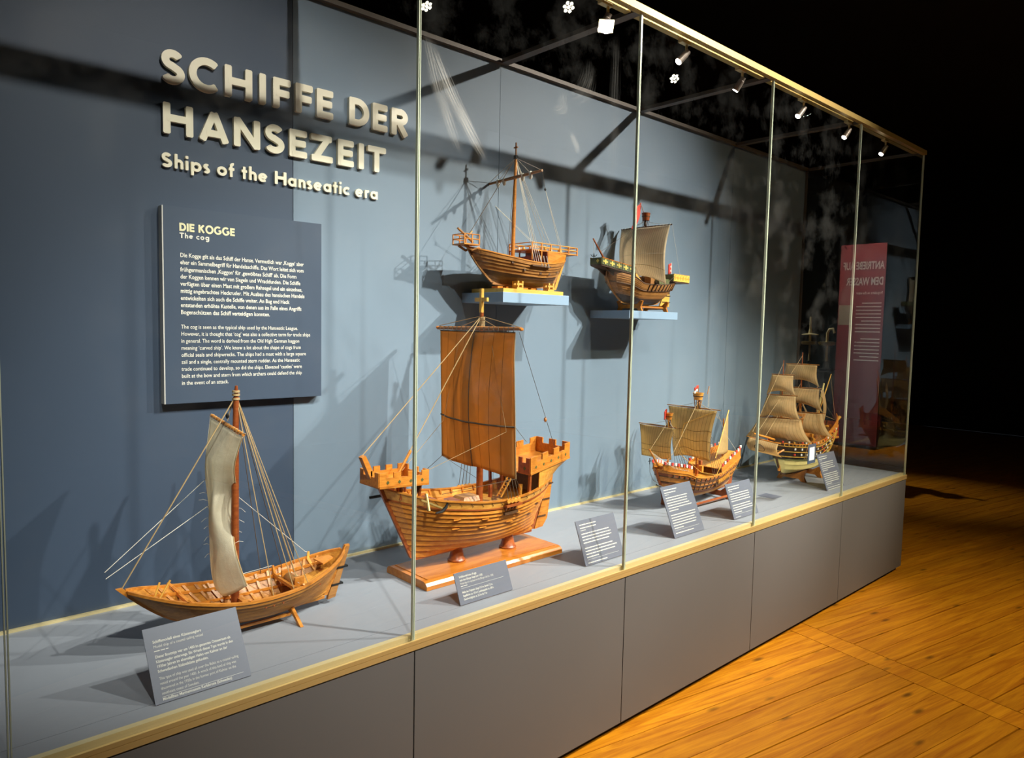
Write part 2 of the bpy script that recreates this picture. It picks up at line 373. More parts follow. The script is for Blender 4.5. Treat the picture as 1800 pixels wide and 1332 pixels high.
# ------------------------------------------------------------------ setting: hall
def struct(name, mb, mat, label, cat, **k):
    o = mb.build(name, mat, **k); tag(o, label, cat, kind='structure'); return o
CX0, CX1, CD = -0.789, 5.211, 0.80                    # display case extents
def boards():
    base = MB().box(-6, 14, -7, 7, -0.06, -0.016).build('floor', M['black'])
    tag(base, 'orange pine plank floor of the dark hall', 'floor', kind='structure')
    ang = math.atan2(-0.232, 1.265); ca, sa = math.cos(ang), math.sin(ang)
    def uv(x, y): return (x * ca + y * sa, -x * sa + y * ca)          # along, across
    u0, w0 = uv(3.70, -0.25)                                          # middle of the cross board
    rows = []
    def plank(ua, ub, wa, wb):
        mb = MB().box(ua, ub, wa, wb, -0.016, 0.0)
        o = link('floor_plank', mb.mesh('floor_plank'), M['floor'], base, rot=(0, 0, ang)); return o
    w_ref = uv(2.5, 0.005)[1]                                         # a wide dark joint passes here
    pw = 0.1085
    for side in (0, 1):
        off = 0.0 if side == 0 else 0.045
        for k in range(-34, 20):
            a = w_ref - off - (k + 1) * pw; b = a + pw
            gap = 0.0045 if k % 2 else 0.0012
            lo, hi = a + 0.0014, b - 0.0014
            if k % 2 == 0: hi -= 0.004
            if side == 0: plank(u0 - 4.4, u0 - 0.072, lo, hi)
            else: plank(u0 + 0.072, u0 + 5.2, lo, hi)
    for k in range(-2, 3):
        plank(u0 - 0.068, u0 + 0.068, w0 + k * 2.2 - 1.099, w0 + k * 2.2 + 1.099)
    MB().box(u0 + 5.22, u0 + 9.5, -6, 9, -0.016, 0).build('floor_plank', M['floor'], base).rotation_euler = (0, 0, ang)
    MB().box(u0 - 9, u0 - 4.42, -6, 6, -0.016, 0).build('floor_plank', M['floor'], base).rotation_euler = (0, 0, ang)
boards()
struct('ceiling', MB().box(-6, 14, -7, 7, 4.6, 4.7), M['dark'], 'black unlit ceiling of the hall', 'ceiling')
struct('wall_right', MB().box(13.9, 14, -7, 7, 0, 4.6), M['dark'], 'dark far end wall of the hall', 'wall')
struct('wall_left', MB().box(-6, -5.9, -7, 7, 0, 4.6), M['dark'], 'dark hall wall beyond the left end of the case', 'wall')
struct('wall_front', MB().box(-5.9, 13.9, -7, -6.9, 0, 4.6), M['dark'], 'dark hall wall opposite the display case', 'wall')
struct('wall_rear', MB().box(-5.9, 13.9, 6.9, 7, 0, 4.6), M['dark'], 'dark hall wall behind the display case', 'wall')

# ------------------------------------------------------------------ display case
JX = [-0.789 + i for i in range(7)]                   # panel joints, 1 m apart
case = empty('display_case', (0, 0, 0))
tag(case, 'long glass display case on grey plinth with gold rails', 'display case')
wb = empty('wall_back', (0, 0, 0)); tag(wb, 'blue painted back wall inside the display case', 'wall', kind='structure')
for i in range(6):
    a, b = JX[i] + 0.0012, JX[i + 1] - 0.0012
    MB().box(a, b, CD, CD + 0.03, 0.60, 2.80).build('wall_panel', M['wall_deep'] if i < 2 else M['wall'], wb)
MB().box(CX0, CX1, CD + 0.03, CD + 0.05, 0.0, 2.80).build('backing_board', M['black'], wb)
for i in range(6):
    a, b = JX[i] + 0.002, JX[i + 1] - 0.002
    MB().box(a, b, 0.0, 0.018, 0.035, 0.626).build('plinth_panel', M['plinth'], case, bevel=0.001)
MB().box(CX0, CX1, 0.03, CD, 0.0, 0.62).build('plinth_core', M['black'], case)
MB().box(CX1 - 0.012, CX1, 0.02, CD + 0.05, 0.035, 0.62).build('plinth_end_panel', M['plinth'], case)
MB().box(CX0 + .005, CX1 - .005, 0.036, 0.098, 0.64, 0.668).build('deck_front_strip', M['deck'], case)
MB().box(CX0 + .005, CX1 - .005, 0.1, CD - 0.0, 0.64, 0.668).build('deck_board', M['deck'], case)
MB().box(CX0, CX1, -0.004, 0.010, 0.632, 0.647).build('front_rail', M['gold'], case)
MB().box(CX0, CX1, -0.004, 0.004, 0.6485, 0.660).build('front_rail', M['gold'], case)
MB().box(CX0, CX1, 0.018, 0.036, 0.632, 0.670).build('inner_rail', M['goldpale'], case)
MB().box(CX0, CX1, CD - 0.012, CD, 0.668, 0.676).build('back_strip', M['goldpale'], case)
MB().box(CX0, CX1, -0.006, 0.020, 2.772, 2.798).build('top_rail', M['golddark'], case)
MB().box(CX0, CX1, 0.045, 0.072, 2.783, 2.800).build('light_track', M['golddark'], case)
MB().box(CX0, CX1, CD - 0.022, CD + 0.01, 2.782, 2.800).build('back_top_rail', M['bronze'], case)
for x in JX[1:-1]:
    MB().box(x - 0.02, x + 0.02, 0.021, CD - 0.031, 2.778, 2.796).build('cross_beam', M['bronze'], case)
MB().box(CX1 - 0.02, CX1, 0.021, CD - 0.031, 2.778, 2.796).build('cross_beam', M['bronze'], case)
MB().box(CX1 - 0.014, CX1, CD - 0.016, CD - 0.002, 0.676, 2.776).build('corner_post', M['bronze'], case)
G_plain = glass('case glass')
G_smear = glass('case glass smeared', smear=[(0.135, 2.255, -0.62, 0.20, 0.026, 0.80, -0.6), (0.075, 2.27, -0.40, 0.19, 0.024, 0.45, -0.6),
                                             (0.59, 2.35, 0.5, 0.05, 0.035, 0.20, 0.9), (0.70, 2.43, 0.6, 0.10, 0.05, 0.10, 0.9), (0.655, 2.24, -0.6, 0.045, 0.012, 0.6, 0.4),
                                             (0.86, 2.38, 0.0, 0.30, 0.03, 0.07, 0.0)])
for i in range(6):
    a, b = JX[i] + 0.0015, JX[i + 1] - 0.0015
    g = MB().box(0.0, b - a, 0.006, 0.016, 0.648, 2.771).build('glass_pane', G_smear if i == 2 else G_plain, case, loc=(a, 0, 0))
    for x in (a, b):
        s_ = 0.0024 if x == a else -0.0024
        e = MB().box(min(0, s_), max(0, s_), 0.0055, 0.0165, 0.648, 2.771).build('pane_edge', M['glass_edge'], g, loc=(x - a, 0, 0))
MB().box(CX1 - 0.011, CX1 - 0.001, 0.018, CD - 0.017, 0.66, 2.776).build('glass_pane', G_plain, case)

def track_lamp(x, aim, lit=True, power=20, label=''):
    t = empty('track_spotlight', (x, 0.058, 2.7824))
    tag(t, label, 'spotlight', 'spotlights on the case track')
    MB().box(-0.03, 0.03, -0.011, 0.011, -0.012, 0.0).build('adapter', M['goldpale'], t)
    MB().tube([(0.015, 0, -0.012), (0.015, 0, -0.044)], 0.0055, 8).build('arm', M['goldpale'], t, sm=True)
    d = Vector(aim).normalized(); p = Vector((0.015, 0, -0.046))
    MB().tube([p - d * 0.012, p + d * 0.002, p + d * 0.004, p + d * 0.050], [0.012, 0.012, 0.0145, 0.0155], 14).build('lamp_body', M['lamp_metal'], t, sm=True)
    q = p + d * 0.0505
    MB().tube([q, q + d * 0.003], [0.0135, 0.0125], 14).build('lens', M['lens'] if lit else M['iron'], t, sm=True)
    if lit:
        spot('track_light', q + d * 0.012, q + d * 1.0, power, 44, (1.0, 0.95, 0.84), 0.014, 0.7, t)
heads = [(2.06, (-0.12, 0.5, -0.9), 1, 'track spotlight over the bare-masted cog, beside the square floodlight reflection'), (2.56, (-0.62, 0.30, -0.72), 1, 'lit track spotlight, first one past the second glass joint'),
         (3.0, (-0.1, 0.55, -0.8), 1, 'track spotlight turned towards the wall, its copper back showing'), (3.60, (-0.55, 0.28, -0.78), 1, 'lit track spotlight, first one past the third glass joint'),
         (4.15, (-0.5, 0.28, -0.8), 1, 'lit track spotlight, second one past the third glass joint'), (4.68, (-0.5, 0.28, -0.8), 1, 'lit track spotlight nearest the far end of the case')]
for x, a, lit, lb in heads: track_lamp(x, a, bool(lit), 5.0, lb)

def ceiling_lamp(i, loc, tgt, power, angle, col, kind, label):
    t = empty('floodlight' if kind == 'flood' else 'ceiling_spotlight', loc)
    tag(t, label, 'ceiling light', 'ceiling lights of the hall')
    d = (Vector(tgt) - Vector(loc)).normalized()
    MB().tube([(0, 0, 0.4), (0, 0, 0.10)], 0.012, 8).build('drop_rod', M['iron'], t)
    rot = d.to_track_quat('-Z', 'Y').to_euler()
    if kind == 'flood':
        b = MB().box(-0.08, 0.08, -0.065, 0.065, 0.03, 0.10).build('housing', M['iron'], t, bevel=0.004); b.rotation_euler = rot
        b = MB().box(-0.066, 0.066, -0.052, 0.052, 0.026, 0.0295).build('lens', M['flood_lens'], t); b.rotation_euler = rot
    else:
        b = MB().lathe([(0.055, 0.03), (0.06, 0.05), (0.06, 0.14), (0.035, 0.17)], n=20).build('housing', M['iron'], t, True); b.rotation_euler = rot
        for k in range(7):
            r = 0 if k == 0 else 0.035; a = k * math.pi / 3
            l = MB().lathe([(0.013, 0.024), (0.0155, 0.0295)], (r * math.cos(a), r * math.sin(a), 0), 12).build('led', M['led_lens'], t); l.rotation_euler = rot
    spot('hall_light', d * 0.02, d * 2, power, angle, col, 0.045, 1.0, t)
LAB = ['square warm floodlight mirrored in the glass near the top', 'round seven-lens ceiling spotlight mirrored left of the square floodlight', 'round seven-lens ceiling spotlight mirrored low beside the lit track spotlight',
       'round ceiling spotlight out over the big brown-sailed ship', 'round ceiling spotlight aimed at the plank floor', 'dim round ceiling spotlight over the coastal boat', 'added round fill spotlight hung farthest to the left', 'added round spotlight brightening the red banner', 'added unseen spotlight for the brass instruments beyond the case', 'added round fill spotlight aimed along the case at the far ships']
for i, f in enumerate(FLOODS): ceiling_lamp(i, *f, LAB[i])
# ------------------------------------------------------------------ raised lettering (strokes, Futura-like)
def arc(cx, cy, rx, ry, a0, a1, n=14):
    return [(cx + rx * math.cos(math.radians(lerp(a0, a1, i / n))), cy + ry * math.sin(math.radians(lerp(a0, a1, i / n)))) for i in range(n + 1)]
T = 0.235                                             # stroke width for capitals of height 1
def glyph(ch):
    """(width, strokes) of a letter; strokes are centre lines, capital height 1"""
    h = T / 2
    if ch == 'I': return T, [[(h, 0), (h, 1)]]
    if ch == 'H': return .92, [[(h, 0), (h, 1)], [(.92 - h, 0), (.92 - h, 1)], [(h, .52), (.92 - h, .52)]]
    if ch == 'F': return .62, [[(h, 0), (h, 1)], [(h, 1 - h), (.62, 1 - h)], [(h, .50), (.58, .50)]]
    if ch == 'E': return .64, [[(h, 0), (h, 1)], [(h, 1 - h), (.64, 1 - h)], [(h, .51), (.60, .51)], [(h, h), (.64, h)]]
    if ch == 'T': return .74, [[(.37, 0), (.37, 1)], [(0, 1 - h), (.74, 1 - h)]]
    if ch == 'Z': return .84, [[(.02, 1 - h), (.80, 1 - h)], [(.04, h), (.84, h)], [(.66, .90), (.18, .10)]]
    if ch == 'N': return .90, [[(h, 0), (h, 1)], [(.9 - h, 0), (.9 - h, 1)], [(h * .9, .96), (.9 - h * .9, .04)]]
    if ch == 'A': return 1.0, [[(.12, 0), (.50, .97)], [(.88, 0), (.50, .97)], [(.26, .27), (.74, .27)]]
    if ch == 'S': return .68, [arc(.33, .715, .215, .185, 25, 180, 10) + arc(.33, .715, .215, .185, 180, 262, 6)[1:] + arc(.33, .295, .235, .19, 82, -90, 12)[1:] + arc(.33, .295, .235, .19, -90, -158, 6)[1:]]
    if ch == 'C': return .92, [arc(.52, .5, .42, .42, 48, 312, 26)]
    if ch == 'O': return 1.05, [arc(.525, .5, .43, .43, 0, 360, 30)]
    if ch == 'G': return 1.0, [arc(.52, .5, .42, .42, 48, 350, 28), [(.60, .46), (.98, .46)]]
    if ch == 'D': return .84, [[(h, 0), (h, 1)], [(h, 1 - h), (.34, 1 - h)] + arc(.34, .5, .39, .5 - h, 90, -90, 18)[1:] + [(h, h)]]
    if ch == 'R': return .76, [[(h, 0), (h, 1)], [(h, 1 - h), (.36, 1 - h)] + arc(.36, .70, .26, .30 - h + .02, 90, -90, 12)[1:] + [(h, .50)], [(.34, .46), (.66, .0)]]
    if ch == 'K': return .82, [[(h, 0), (h, 1)], [(.70, .98), (.22, .50)], [(.30, .56), (.72, .02)]]
    # lower case, x-height .68
    x = .66; r = x / 2
    if ch == 'h': return .58, [[(h, 0), (h, 1.02)], arc(.30, x - .28, .19, .19, 170, 0, 10) + [(.49, 0)]]
    if ch == 'n': return .58, [[(h, 0), (h, x)], arc(.30, x - .28, .19, .19, 170, 0, 10) + [(.49, 0)]]
    if ch == 'i': return T, [[(h, 0), (h, x)], [(h, .80), (h, 1.0)]]
    if ch == 'p': return .72, [[(h, -.30), (h, x)], arc(.38, r, .25, .24, 0, 360, 20)]
    if ch == 's': return .44, [arc(.22, .48, .13, .10, 35, 255, 9) + arc(.22, .19, .14, .11, 75, -150, 10)[1:]]
    if ch == 'o': return .72, [arc(.36, r, .26, .24, 0, 360, 22)]
    if ch == 'f': return .42, [[(.17, 0), (.17, .78)] + arc(.33, .80, .16, .15, 180, 75, 6)[1:], [(0, .58), (.40, .58)]]
    if ch == 't': return .40, [[(.20, 0), (.20, .92)], [(0, .58), (.40, .58)]]
    if ch == 'e': return .70, [arc(.35, r, .25, .24, -42, -360 + 8, 22), [(.14, .34), (.60, .34)]]
    if ch == 'a': return .70, [[(.70 - h, 0), (.70 - h, x)], arc(.33, r, .24, .24, 0, 360, 20)]
    if ch == 'c': return .58, [arc(.36, r, .26, .24, 48, 312, 18)]
    if ch == 'g': return .70, [[(.60, x), (.60, -.02)] + arc(.36, -.04, .24, .20, 0, -150, 10)[1:], arc(.34, r, .24, .24, 0, 360, 20)]
    if ch == 'r': return .40, [[(h, 0), (h, x)], arc(.33, x - .28, .20, .19, 165, 70, 6)]
    return .34, []
def ribbon(mb, pts, w, fmap, d0, d1, closed=False):
    P = [Vector((a, b)) for a, b in pts]
    closed = (P[0] - P[-1]).length < 1e-4
    if closed: P = P[:-1]
    else:                                             # chamfered ends
        c = w * 0.16
        e0 = (P[1] - P[0]).normalized(); e1 = (P[-1] - P[-2]).normalized()
        P = [P[0], P[0] + e0 * c] + P[1:-1] + [P[-1] - e1 * c, P[-1]]
    n = len(P); L = []
    for i, p in enumerate(P):
        a = P[i - 1] if (i or closed) else p; b = P[(i + 1) % n] if (i < n - 1 or closed) else p
        t = (b - a).normalized(); nn = Vector((-t.y, t.x)) * w / 2
        if not closed and i in (0, n - 1): nn *= 0.70
        L.append((p + nn, p - nn))
    b = len(mb.v)
    for l, r in L:
        for d in (d0, d1):
            mb.v.append(tuple(fmap(l.x, l.y, d))); mb.v.append(tuple(fmap(r.x, r.y, d)))
    m_ = n if closed else n - 1
    for i in range(m_):
        j = (i + 1) % n; A = b + i * 4; B = b + j * 4
        mb.f += [(A, A + 1, B + 1, B), (A + 2, B + 2, B + 3, A + 3), (A, B, B + 2, A + 2), (A + 1, A + 3, B + 3, B + 1)]
    if not closed:
        mb.f += [(b, b + 2, b + 3, b + 1)]; e = b + (n - 1) * 4; mb.f += [(e, e + 1, e + 3, e + 2)]
GC = {}
def letters(root, text, xs, z, cap, depth, mat, wscale=1.0):
    """one mesh per letter; xs = list of (x0, x1) or a start x and tracking"""
    k = 0; x = None
    for ch in text:
        if ch == ' ':
            if not isinstance(xs, list): x = (x if x is not None else xs[0]) + cap * xs[2]
            continue
        w, st = glyph(ch)
        if isinstance(xs, list): x0, x1 = xs[k]; sx = (x1 - x0) / w
        else:
            if x is None: x = xs[0]
            x0 = x; sx = cap * wscale; x = x0 + w * sx + cap * xs[1]
        k += 1
        mb = MB()
        for q_, s_ in enumerate(st):
            tw = T * cap * (0.86 if ch.islower() else 1.0)
            ribbon(mb, [(a * sx, b * cap) for a, b in s_], tw, lambda a, b, d: (a, d, b), 0.0, -depth - q_ * 0.00025)
        mb.build('letter', mat, root, loc=(x0, 0, z))
    return x
t1 = empty('title_lettering', (0, 0.799, 0)); tag(t1, 'raised cream capitals SCHIFFE DER HANSEZEIT on the blue wall', 'lettering')
letters(t1, 'SCHIFFE DER', [(.759, .831), (.845, .945), (.96, 1.055), (1.078, 1.106), (1.13, 1.196), (1.214, 1.282), (1.298, 1.365), (1.433, 1.52), (1.536, 1.604), (1.623, 1.704)], 2.362, .104, .014, M['letter'])
letters(t1, 'HANSEZEIT', [(.761, .856), (.872, .975), (.989, 1.083), (1.1, 1.173), (1.19, 1.259), (1.273, 1.364), (1.384, 1.453), (1.471, 1.502), (1.515, 1.598)], 2.201, .098, .014, M['letter'])
t2 = empty('subtitle_lettering', (0, 0.799, 0)); tag(t2, 'smaller raised cream letters Ships of the Hanseatic era', 'lettering')
CAP3 = 0.046
for wd, a, b in (('Ships', .757, .909), ('of', .933, .993), ('the', 1.017, 1.11), ('Hanseatic', 1.137, 1.438), ('era', 1.463, 1.565)):
    tot = sum(glyph(c)[0] for c in wd); sc = (b - a) / (tot + 0.13 * (len(wd) - 1)); x = a; xs = []
    for c in wd:
        w = glyph(c)[0]; xs.append((x, x + w * sc)); x += (w + 0.13) * sc
    letters(t2, wd, xs, 2.094, CAP3, .010, M['letter'])

def line(root, body, x, z, size, mat, width=None, bold=0.0, y=0.0, name='text_line'):
    c = bpy.data.curves.new('print', 'FONT'); c.body = body; c.size = size; c.offset = bold; c.resolution_u = 2
    c.materials.append(mat)
    o = bpy.data.objects.new(name, c); COL.objects.link(o); o.parent = root
    o.location = (x, y, z); o.rotation_euler = (math.pi / 2, 0, 0)
    return o
def fit_lines():
    bpy.context.view_layer.update()
    for o, w in FIT:
        k = w / max(o.dimensions.x, 1e-4); o.scale = (k, 1, 1)
    dg = bpy.context.evaluated_depsgraph_get()
    for o, w in FIT:                                  # letterforms become plain meshes
        me = bpy.data.meshes.new_from_object(o.evaluated_get(dg)); c = o.data; nm = o.name
        n_ = bpy.data.objects.new('text_line', me); COL.objects.link(n_); n_.parent = o.parent
        n_.location = o.location; n_.rotation_euler = o.rotation_euler; n_.scale = o.scale
        bpy.data.objects.remove(o); bpy.data.curves.remove(c)
FIT = []

# ------------------------------------------------------------------ wall text panel
ip = empty('text_panel', (0.751, 0.80, 1.325)); tag(ip, 'large dark blue wall panel headed DIE KOGGE with cream text', 'text panel')
MB().box(0, 0.556, -0.034, 0.0, 0, 0.643).build('board', M['panel'], ip)
MB().box(-0.0035, 0.0, -0.0345, 0.0, 0, 0.643).build('board_edge', M['panel_edge'], ip)
sub = empty('heading', (0, -0.0345, 0), parent=ip)
letters(sub, 'DIE KOGGE', (0.050, .10, .40), 0.566, .0265, .0008, M['head_ink'], wscale=.92)
letters(sub, 'The cog', (0.050, .16, .40), 0.5435, .0175, .0008, M['ink'], wscale=1.05)
DE = ["Die Kogge gilt als das Schiff der Hanse. Vermutlich war ‚Kogge‘ aber", "eher ein Sammelbegriff für Handelsschiffe. Das Wort leitet sich vom", "frühgermanischen ‚Kuggon‘ für ‚gewölbtes Schiff‘ ab. Die Form", "der Koggen kennen wir von Siegeln und Wrackfunden. Die Schiffe", "verfügten über einen Mast mit großem Rahsegel und ein einzelnes,", "mittig angebrachtes Heckruder. Mit Ausbau des hansischen Handels", "entwickelten sich auch die Schiffe weiter. An Bug und Heck", "entstanden erhöhte Kastelle, von denen aus im Falle eines Angriffs", "Bogenschützen das Schiff verteidigen konnten."]
DW = [.433, .433, .405, .420, .428, .436, .378, .424, .303]
EN = ["The cog is seen as the typical ship used by the Hanseatic League.", "However, it is thought that ‘cog’ was also a collective term for trade ships", "in general. The word is derived from the Old High German kuggon", "meaning ‘curved ship’. We know a lot about the shape of cogs from", "official seals and shipwrecks. The ships had a mast with a large square", "sail and a single, centrally mounted stern rudder. As the Hanseatic", "trade continued to develop, so did the ships. Elevated ‘castles’ were", "built at the bow and stern from which archers could defend the ship", "in the event of an attack."]
EW = [.410, .458, .415, .421, .442, .418, .426, .425, .154]
for k, (b, w) in enumerate(zip(DE, DW)):
    FIT.append((line(ip, b, 0.051, 0.482 - k * 0.0233, 0.0195, M['ink'], bold=0.00035, y=-0.0346), w))
for k, (b, w) in enumerate(zip(EN, EW)):
    FIT.append((line(ip, b, 0.051, 0.248 - k * 0.0233, 0.0185, M['ink'], bold=0.0001, y=-0.0346), w))

# ------------------------------------------------------------------ object labels on the deck
def sign(x, h, tilt, lines, label, y=0.101, w=0.236):
    """lines: (distance below the top edge, size, width, text, bold)"""
    t = empty('caption_sign', (x, y, 0.6698)); t.rotation_euler = (math.radians(-tilt), 0, 0)
    tag(t, label, 'sign', 'caption signs along the deck groove')
    MB().box(0, w, 0.0, 0.003, 0.001, h).build('sign_board', M['sign'], t)
    for d, sz, wd, tx, b in lines:
        if tx == '-': MB().box(0.018, 0.018 + wd, -0.0004, 0, h - d, h - d + 0.0006).build('rule_line', M['ink'], t)
        elif tx == '=':
            mb = MB(); x_ = 0.018
            while x_ < 0.018 + wd:
                e_ = min(x_ + random.uniform(.008, .024), 0.018 + wd)
                mb.box(x_, e_, -0.0004, 0, h - d, h - d + (0.0038 if wd > .05 else .0022)); x_ = e_ + .0022
            mb.build('text_line', M['ink_soft'], t)
        else: FIT.append((line(t, tx, 0.018, h - d, sz, M['ink_soft'], bold=b, y=-0.0006), wd))
    return t
def para(d, step, size, rows, bold): return [(d + k * step, size, w, tx, bold) for k, (tx, w) in enumerate(rows)]
B = 0.00022
sign(.512, .186, 34, [(.040, .0098, .118, 'Schiffsmodell eines Küstenseglers', B), (.052, .0098, .120, 'Model ship of a coastal sailing vessel', 0), (.061, 0, .034, '=', 0)] +
     para(.077, .0118, .0098, [('Dieser Bootstyp war um 1400 im gesamten Ostseeraum als', .186), ('Küstensegler unterwegs. Ein Wrack dieses Typs wurde in den', .190), ('1930er Jahren im ehemaligen Hafen von Kalmar an der', .172), ('Schwedischen Südostküste gefunden.', .122)], B) +
     para(.130, .0118, .0098, [('This type of ship was used all over the Baltic as a coastal sailing', .196), ('vessel around the year 1400. A wreck of this kind of ship was', .187), ('discovered in the 1930s in the former port of Kalmar on the', .184), ('southeast coast of Sweden.', .088)], 0) +
     [(.171, .0005, .2, '-', 0), (.179, .0095, .168, 'Modellbau: Marinemuseum Karlskrona (Schweden)', B)], 'dark slate caption sign leaning in front of the coastal sailing boat', y=.082)
sign(1.466, .107, 23, [(.019, .0095, .076, 'Schiffsmodell einer Kogge', B), (.030, .0095, .100, 'nach dem Elbinger Siegel (um 1350)', B), (.041, .0095, .146, 'Model ship of a cog based on the Elbinger Seal (ca. 1350)', 0), (.048, 0, .03, '=', 0), (.054, .0005, .19, '-', 0)] +
     para(.070, .0115, .0095, [('Maße des Originals: Länge 31,4 m, Breite 7,2 m,', .134), ('Segelfläche: ca. 120 m², Ladekapazität: ca. 200 t,', .136), ('Geschwindigkeit: ca. 3,5 kn bis 7 kn', .102)], B), 'small slate caption sign leaning on the brown-sailed ship stand')
def blurb(seed, n1, n2, tail):
    """print too small to read in the photograph: rows of word-long strokes"""
    random.seed(seed); R_ = [(.020, .095 + random.random() * .02), (.0325, .085 + random.random() * .02), (.041, .03)]; d = .056
    for k in range(n1): R_.append((d, .07 if k == n1 - 1 and n1 > 4 else .155 + random.random() * .03)); d += .0118
    d += .009
    for k in range(n2): R_.append((d, .07 if k == n2 - 1 else .168 + random.random() * .03)); d += .0118
    L = [(d - .004, .0005, .19, '-', 0)]; d += .010
    for w in tail: R_.append((d, w)); d += .0118
    return L + [(a, 0, w, '=', 0) for a, w in R_]
sign(2.091, .177, 21.3, blurb(3, 4, 4, [.115]), 'slate caption sign standing alone beside the second glass joint')
sign(2.688, .234, 23, blurb(4, 6, 6, [.14]), 'tallest slate caption sign in front of the three-masted tan-sailed ship bow')
sign(3.19, .177, 20.3, blurb(5, 4, 4, [.05]), 'slate caption sign crossed by the third glass joint')
sign(4.229, .217, 20.3, blurb(6, 5, 6, [.17, .18]), 'slate caption sign in front of the black and cream galleon')

# ------------------------------------------------------------------ wall shelves
def shelf(x0, x1, y0, z0, z1, label):
    t = empty('wall_shelf', (x0, 0, z0)); tag(t, label, 'shelf', 'blue shelves on the back wall')
    MB().box(0, x1 - x0, y0, 0.7995, 0, z1 - z0).build('shelf_board', M['shelf'], t, bevel=0.001)
    return t
shelf(2.006, 2.407, .525, 1.702, 1.745, 'blue wall shelf under the bare-masted cog')
shelf(2.866, 3.280, .540, 1.655, 1.694, 'blue wall shelf under the grey-sailed ship')

# ------------------------------------------------------------------ ship building kit
class Hull:
    def __init__(s, xb, xs, zk, zs, hb, se): s.xb, s.xs, s.zk, s.zs, s.hb, s.se = xb, xs, zk, zs, hb, se
    def raw(s, t, v):
        x = lerp(s.xb(v), s.xs(v), t); z = lerp(s.zk(t), s.zs(t), v)
        return x, s.hb(t) * max(v, 0) ** s.se(t), z
    def p(s, t, v, side=1, off=0.0):
        x, y, z = s.raw(t, v)
        if off:
            _, y1, z1 = s.raw(t, v + .02); _, y0, z0 = s.raw(t, max(v - .02, 0))
            dy, dz = y1 - y0, z1 - z0; l = math.hypot(dy, dz) or 1
            y += off * dz / l; z -= off * dy / l
        return Vector((x, side * y, z))
def bell(t, bow, stern, pb=2.2, ps=2.4, end=0.0):
    """half breadth along the hull: bow/stern fullness, end = transom share"""
    if t < .5: return max(0, 1 - (1 - 2 * t) ** pb) ** bow
    return end + (1 - end) * max(0, 1 - (2 * t - 1) ** ps) ** stern
def planking(root, H, vs, th, mats, NS=20, name='hull_plank', v_of=None, ta=0.0, tb=1.0):
    out = []
    for k in range(len(vs) - 1):
        mt = mats[k] if isinstance(mats, list) else mats
        for side in (1, -1):
            loops = []
            for i in range(NS + 1):
                t = lerp(ta, tb, i / NS); a, b = vs[k], min(vs[k + 1] + 0.012, vs[-1])
                taper = 0.7 + 0.3 * min(1, 12 * t, 12 * (1 - t))
                loops.append([H.p(t, a, side, th * 1.9 * taper), H.p(t, b, side, th * 0.55 * taper), H.p(t, b, side, -th * .25), H.p(t, a, side, -th * .1)])
            out.append(MB().loft(loops).build(name, mt, root))
    return out
def posts(root, H, w, mat, d=0.012, extra=0.0, ster=0.0, keel=True):
    L = []
    for i in range(11):
        v = i / 10 * (1 + extra); x = H.xb(v); z = lerp(H.zk(0), H.zs(0), v)
        L.append([(x - d, -w, z), (x - d, w, z), (x + d * .6, w, z), (x + d * .6, -w, z)])
    MB().loft(L).build('stem_post', mat, root)
    L = []
    for i in range(11):
        v = i / 10 * (1 + ster); x = H.xs(v); z = lerp(H.zk(1), H.zs(1), v)
        L.append([(x - d * .6, -w, z), (x - d * .6, w, z), (x + d, w, z), (x + d, -w, z)])
    MB().loft(L).build('stern_post', mat, root)
    if keel:
        L = []
        for i in range(17):
            t = i / 16; x, y, z = H.raw(t, 0)
            L.append([(x, -w, z - d * .9), (x, w, z - d * .9), (x, w, z + d * .5), (x, -w, z + d * .5)])
        MB().loft(L).build('keel', mat, root)
def gunwale(root, H, w, h, mat, ta=0.0, tb=1.0, v=1.0, name='gunwale', off=0.0, NS=24):
    for side in (1, -1):
        L = []
        for i in range(NS + 1):
            p = H.p(lerp(ta, tb, i / NS), v, side); y = p.y + side * off
            L.append([(p.x, y - side * w * .5, p.z - h * .5), (p.x, y + side * w * .5, p.z - h * .5), (p.x, y + side * w * .5, p.z + h * .5), (p.x, y - side * w * .5, p.z + h * .5)])
        MB().loft(L).build(name, mat, root)
def decking(root, H, v, mat, ta=0.03, tb=0.97, th=0.003, name='deck', strips=7, NS=14):
    """fore-and-aft deck planks"""
    for k in range(strips):
        L = []
        for i in range(NS + 1):
            p = H.p(lerp(ta, tb, i / NS), v, 1, -0.001)
            a = p.y * (-1 + 2 * k / strips) ; b = p.y * (-1 + 2 * (k + 1) / strips) - 0.0006
            L.append([(p.x, a, p.z - th), (p.x, b, p.z - th), (p.x, b, p.z), (p.x, a, p.z)])
        MB().loft(L).build('deck_plank', mat, root)
def rope(root, pts, r=0.0009, mat=None, sag=0.0, name='rope', n=5):
    pts = [Vector(p) for p in pts]
    if sag and len(pts) == 2:
        a, b = pts; pts = [lerp(a, b, i / 8) - Vector((0, 0, sag * 4 * (i / 8) * (1 - i / 8))) for i in range(9)]
    return MB().tube(pts, r, n).build(name, mat or M['rope'], root, sm=True)
def spar(root, a, b, r0, r1, name='yard', mat=None, mid=None, n=10):
    a, b = Vector(a), Vector(b)
    ps = [lerp(a, b, i / 6) for i in range(7)]
    rs = [lerp(r0, r1, i / 6) for i in range(7)] if mid is None else [r0 + (mid - r0) * (1 - abs(i / 3 - 1)) for i in range(7)]
    return MB().tube(ps, rs, n).build(name, mat or M['mast'], root, sm=True)
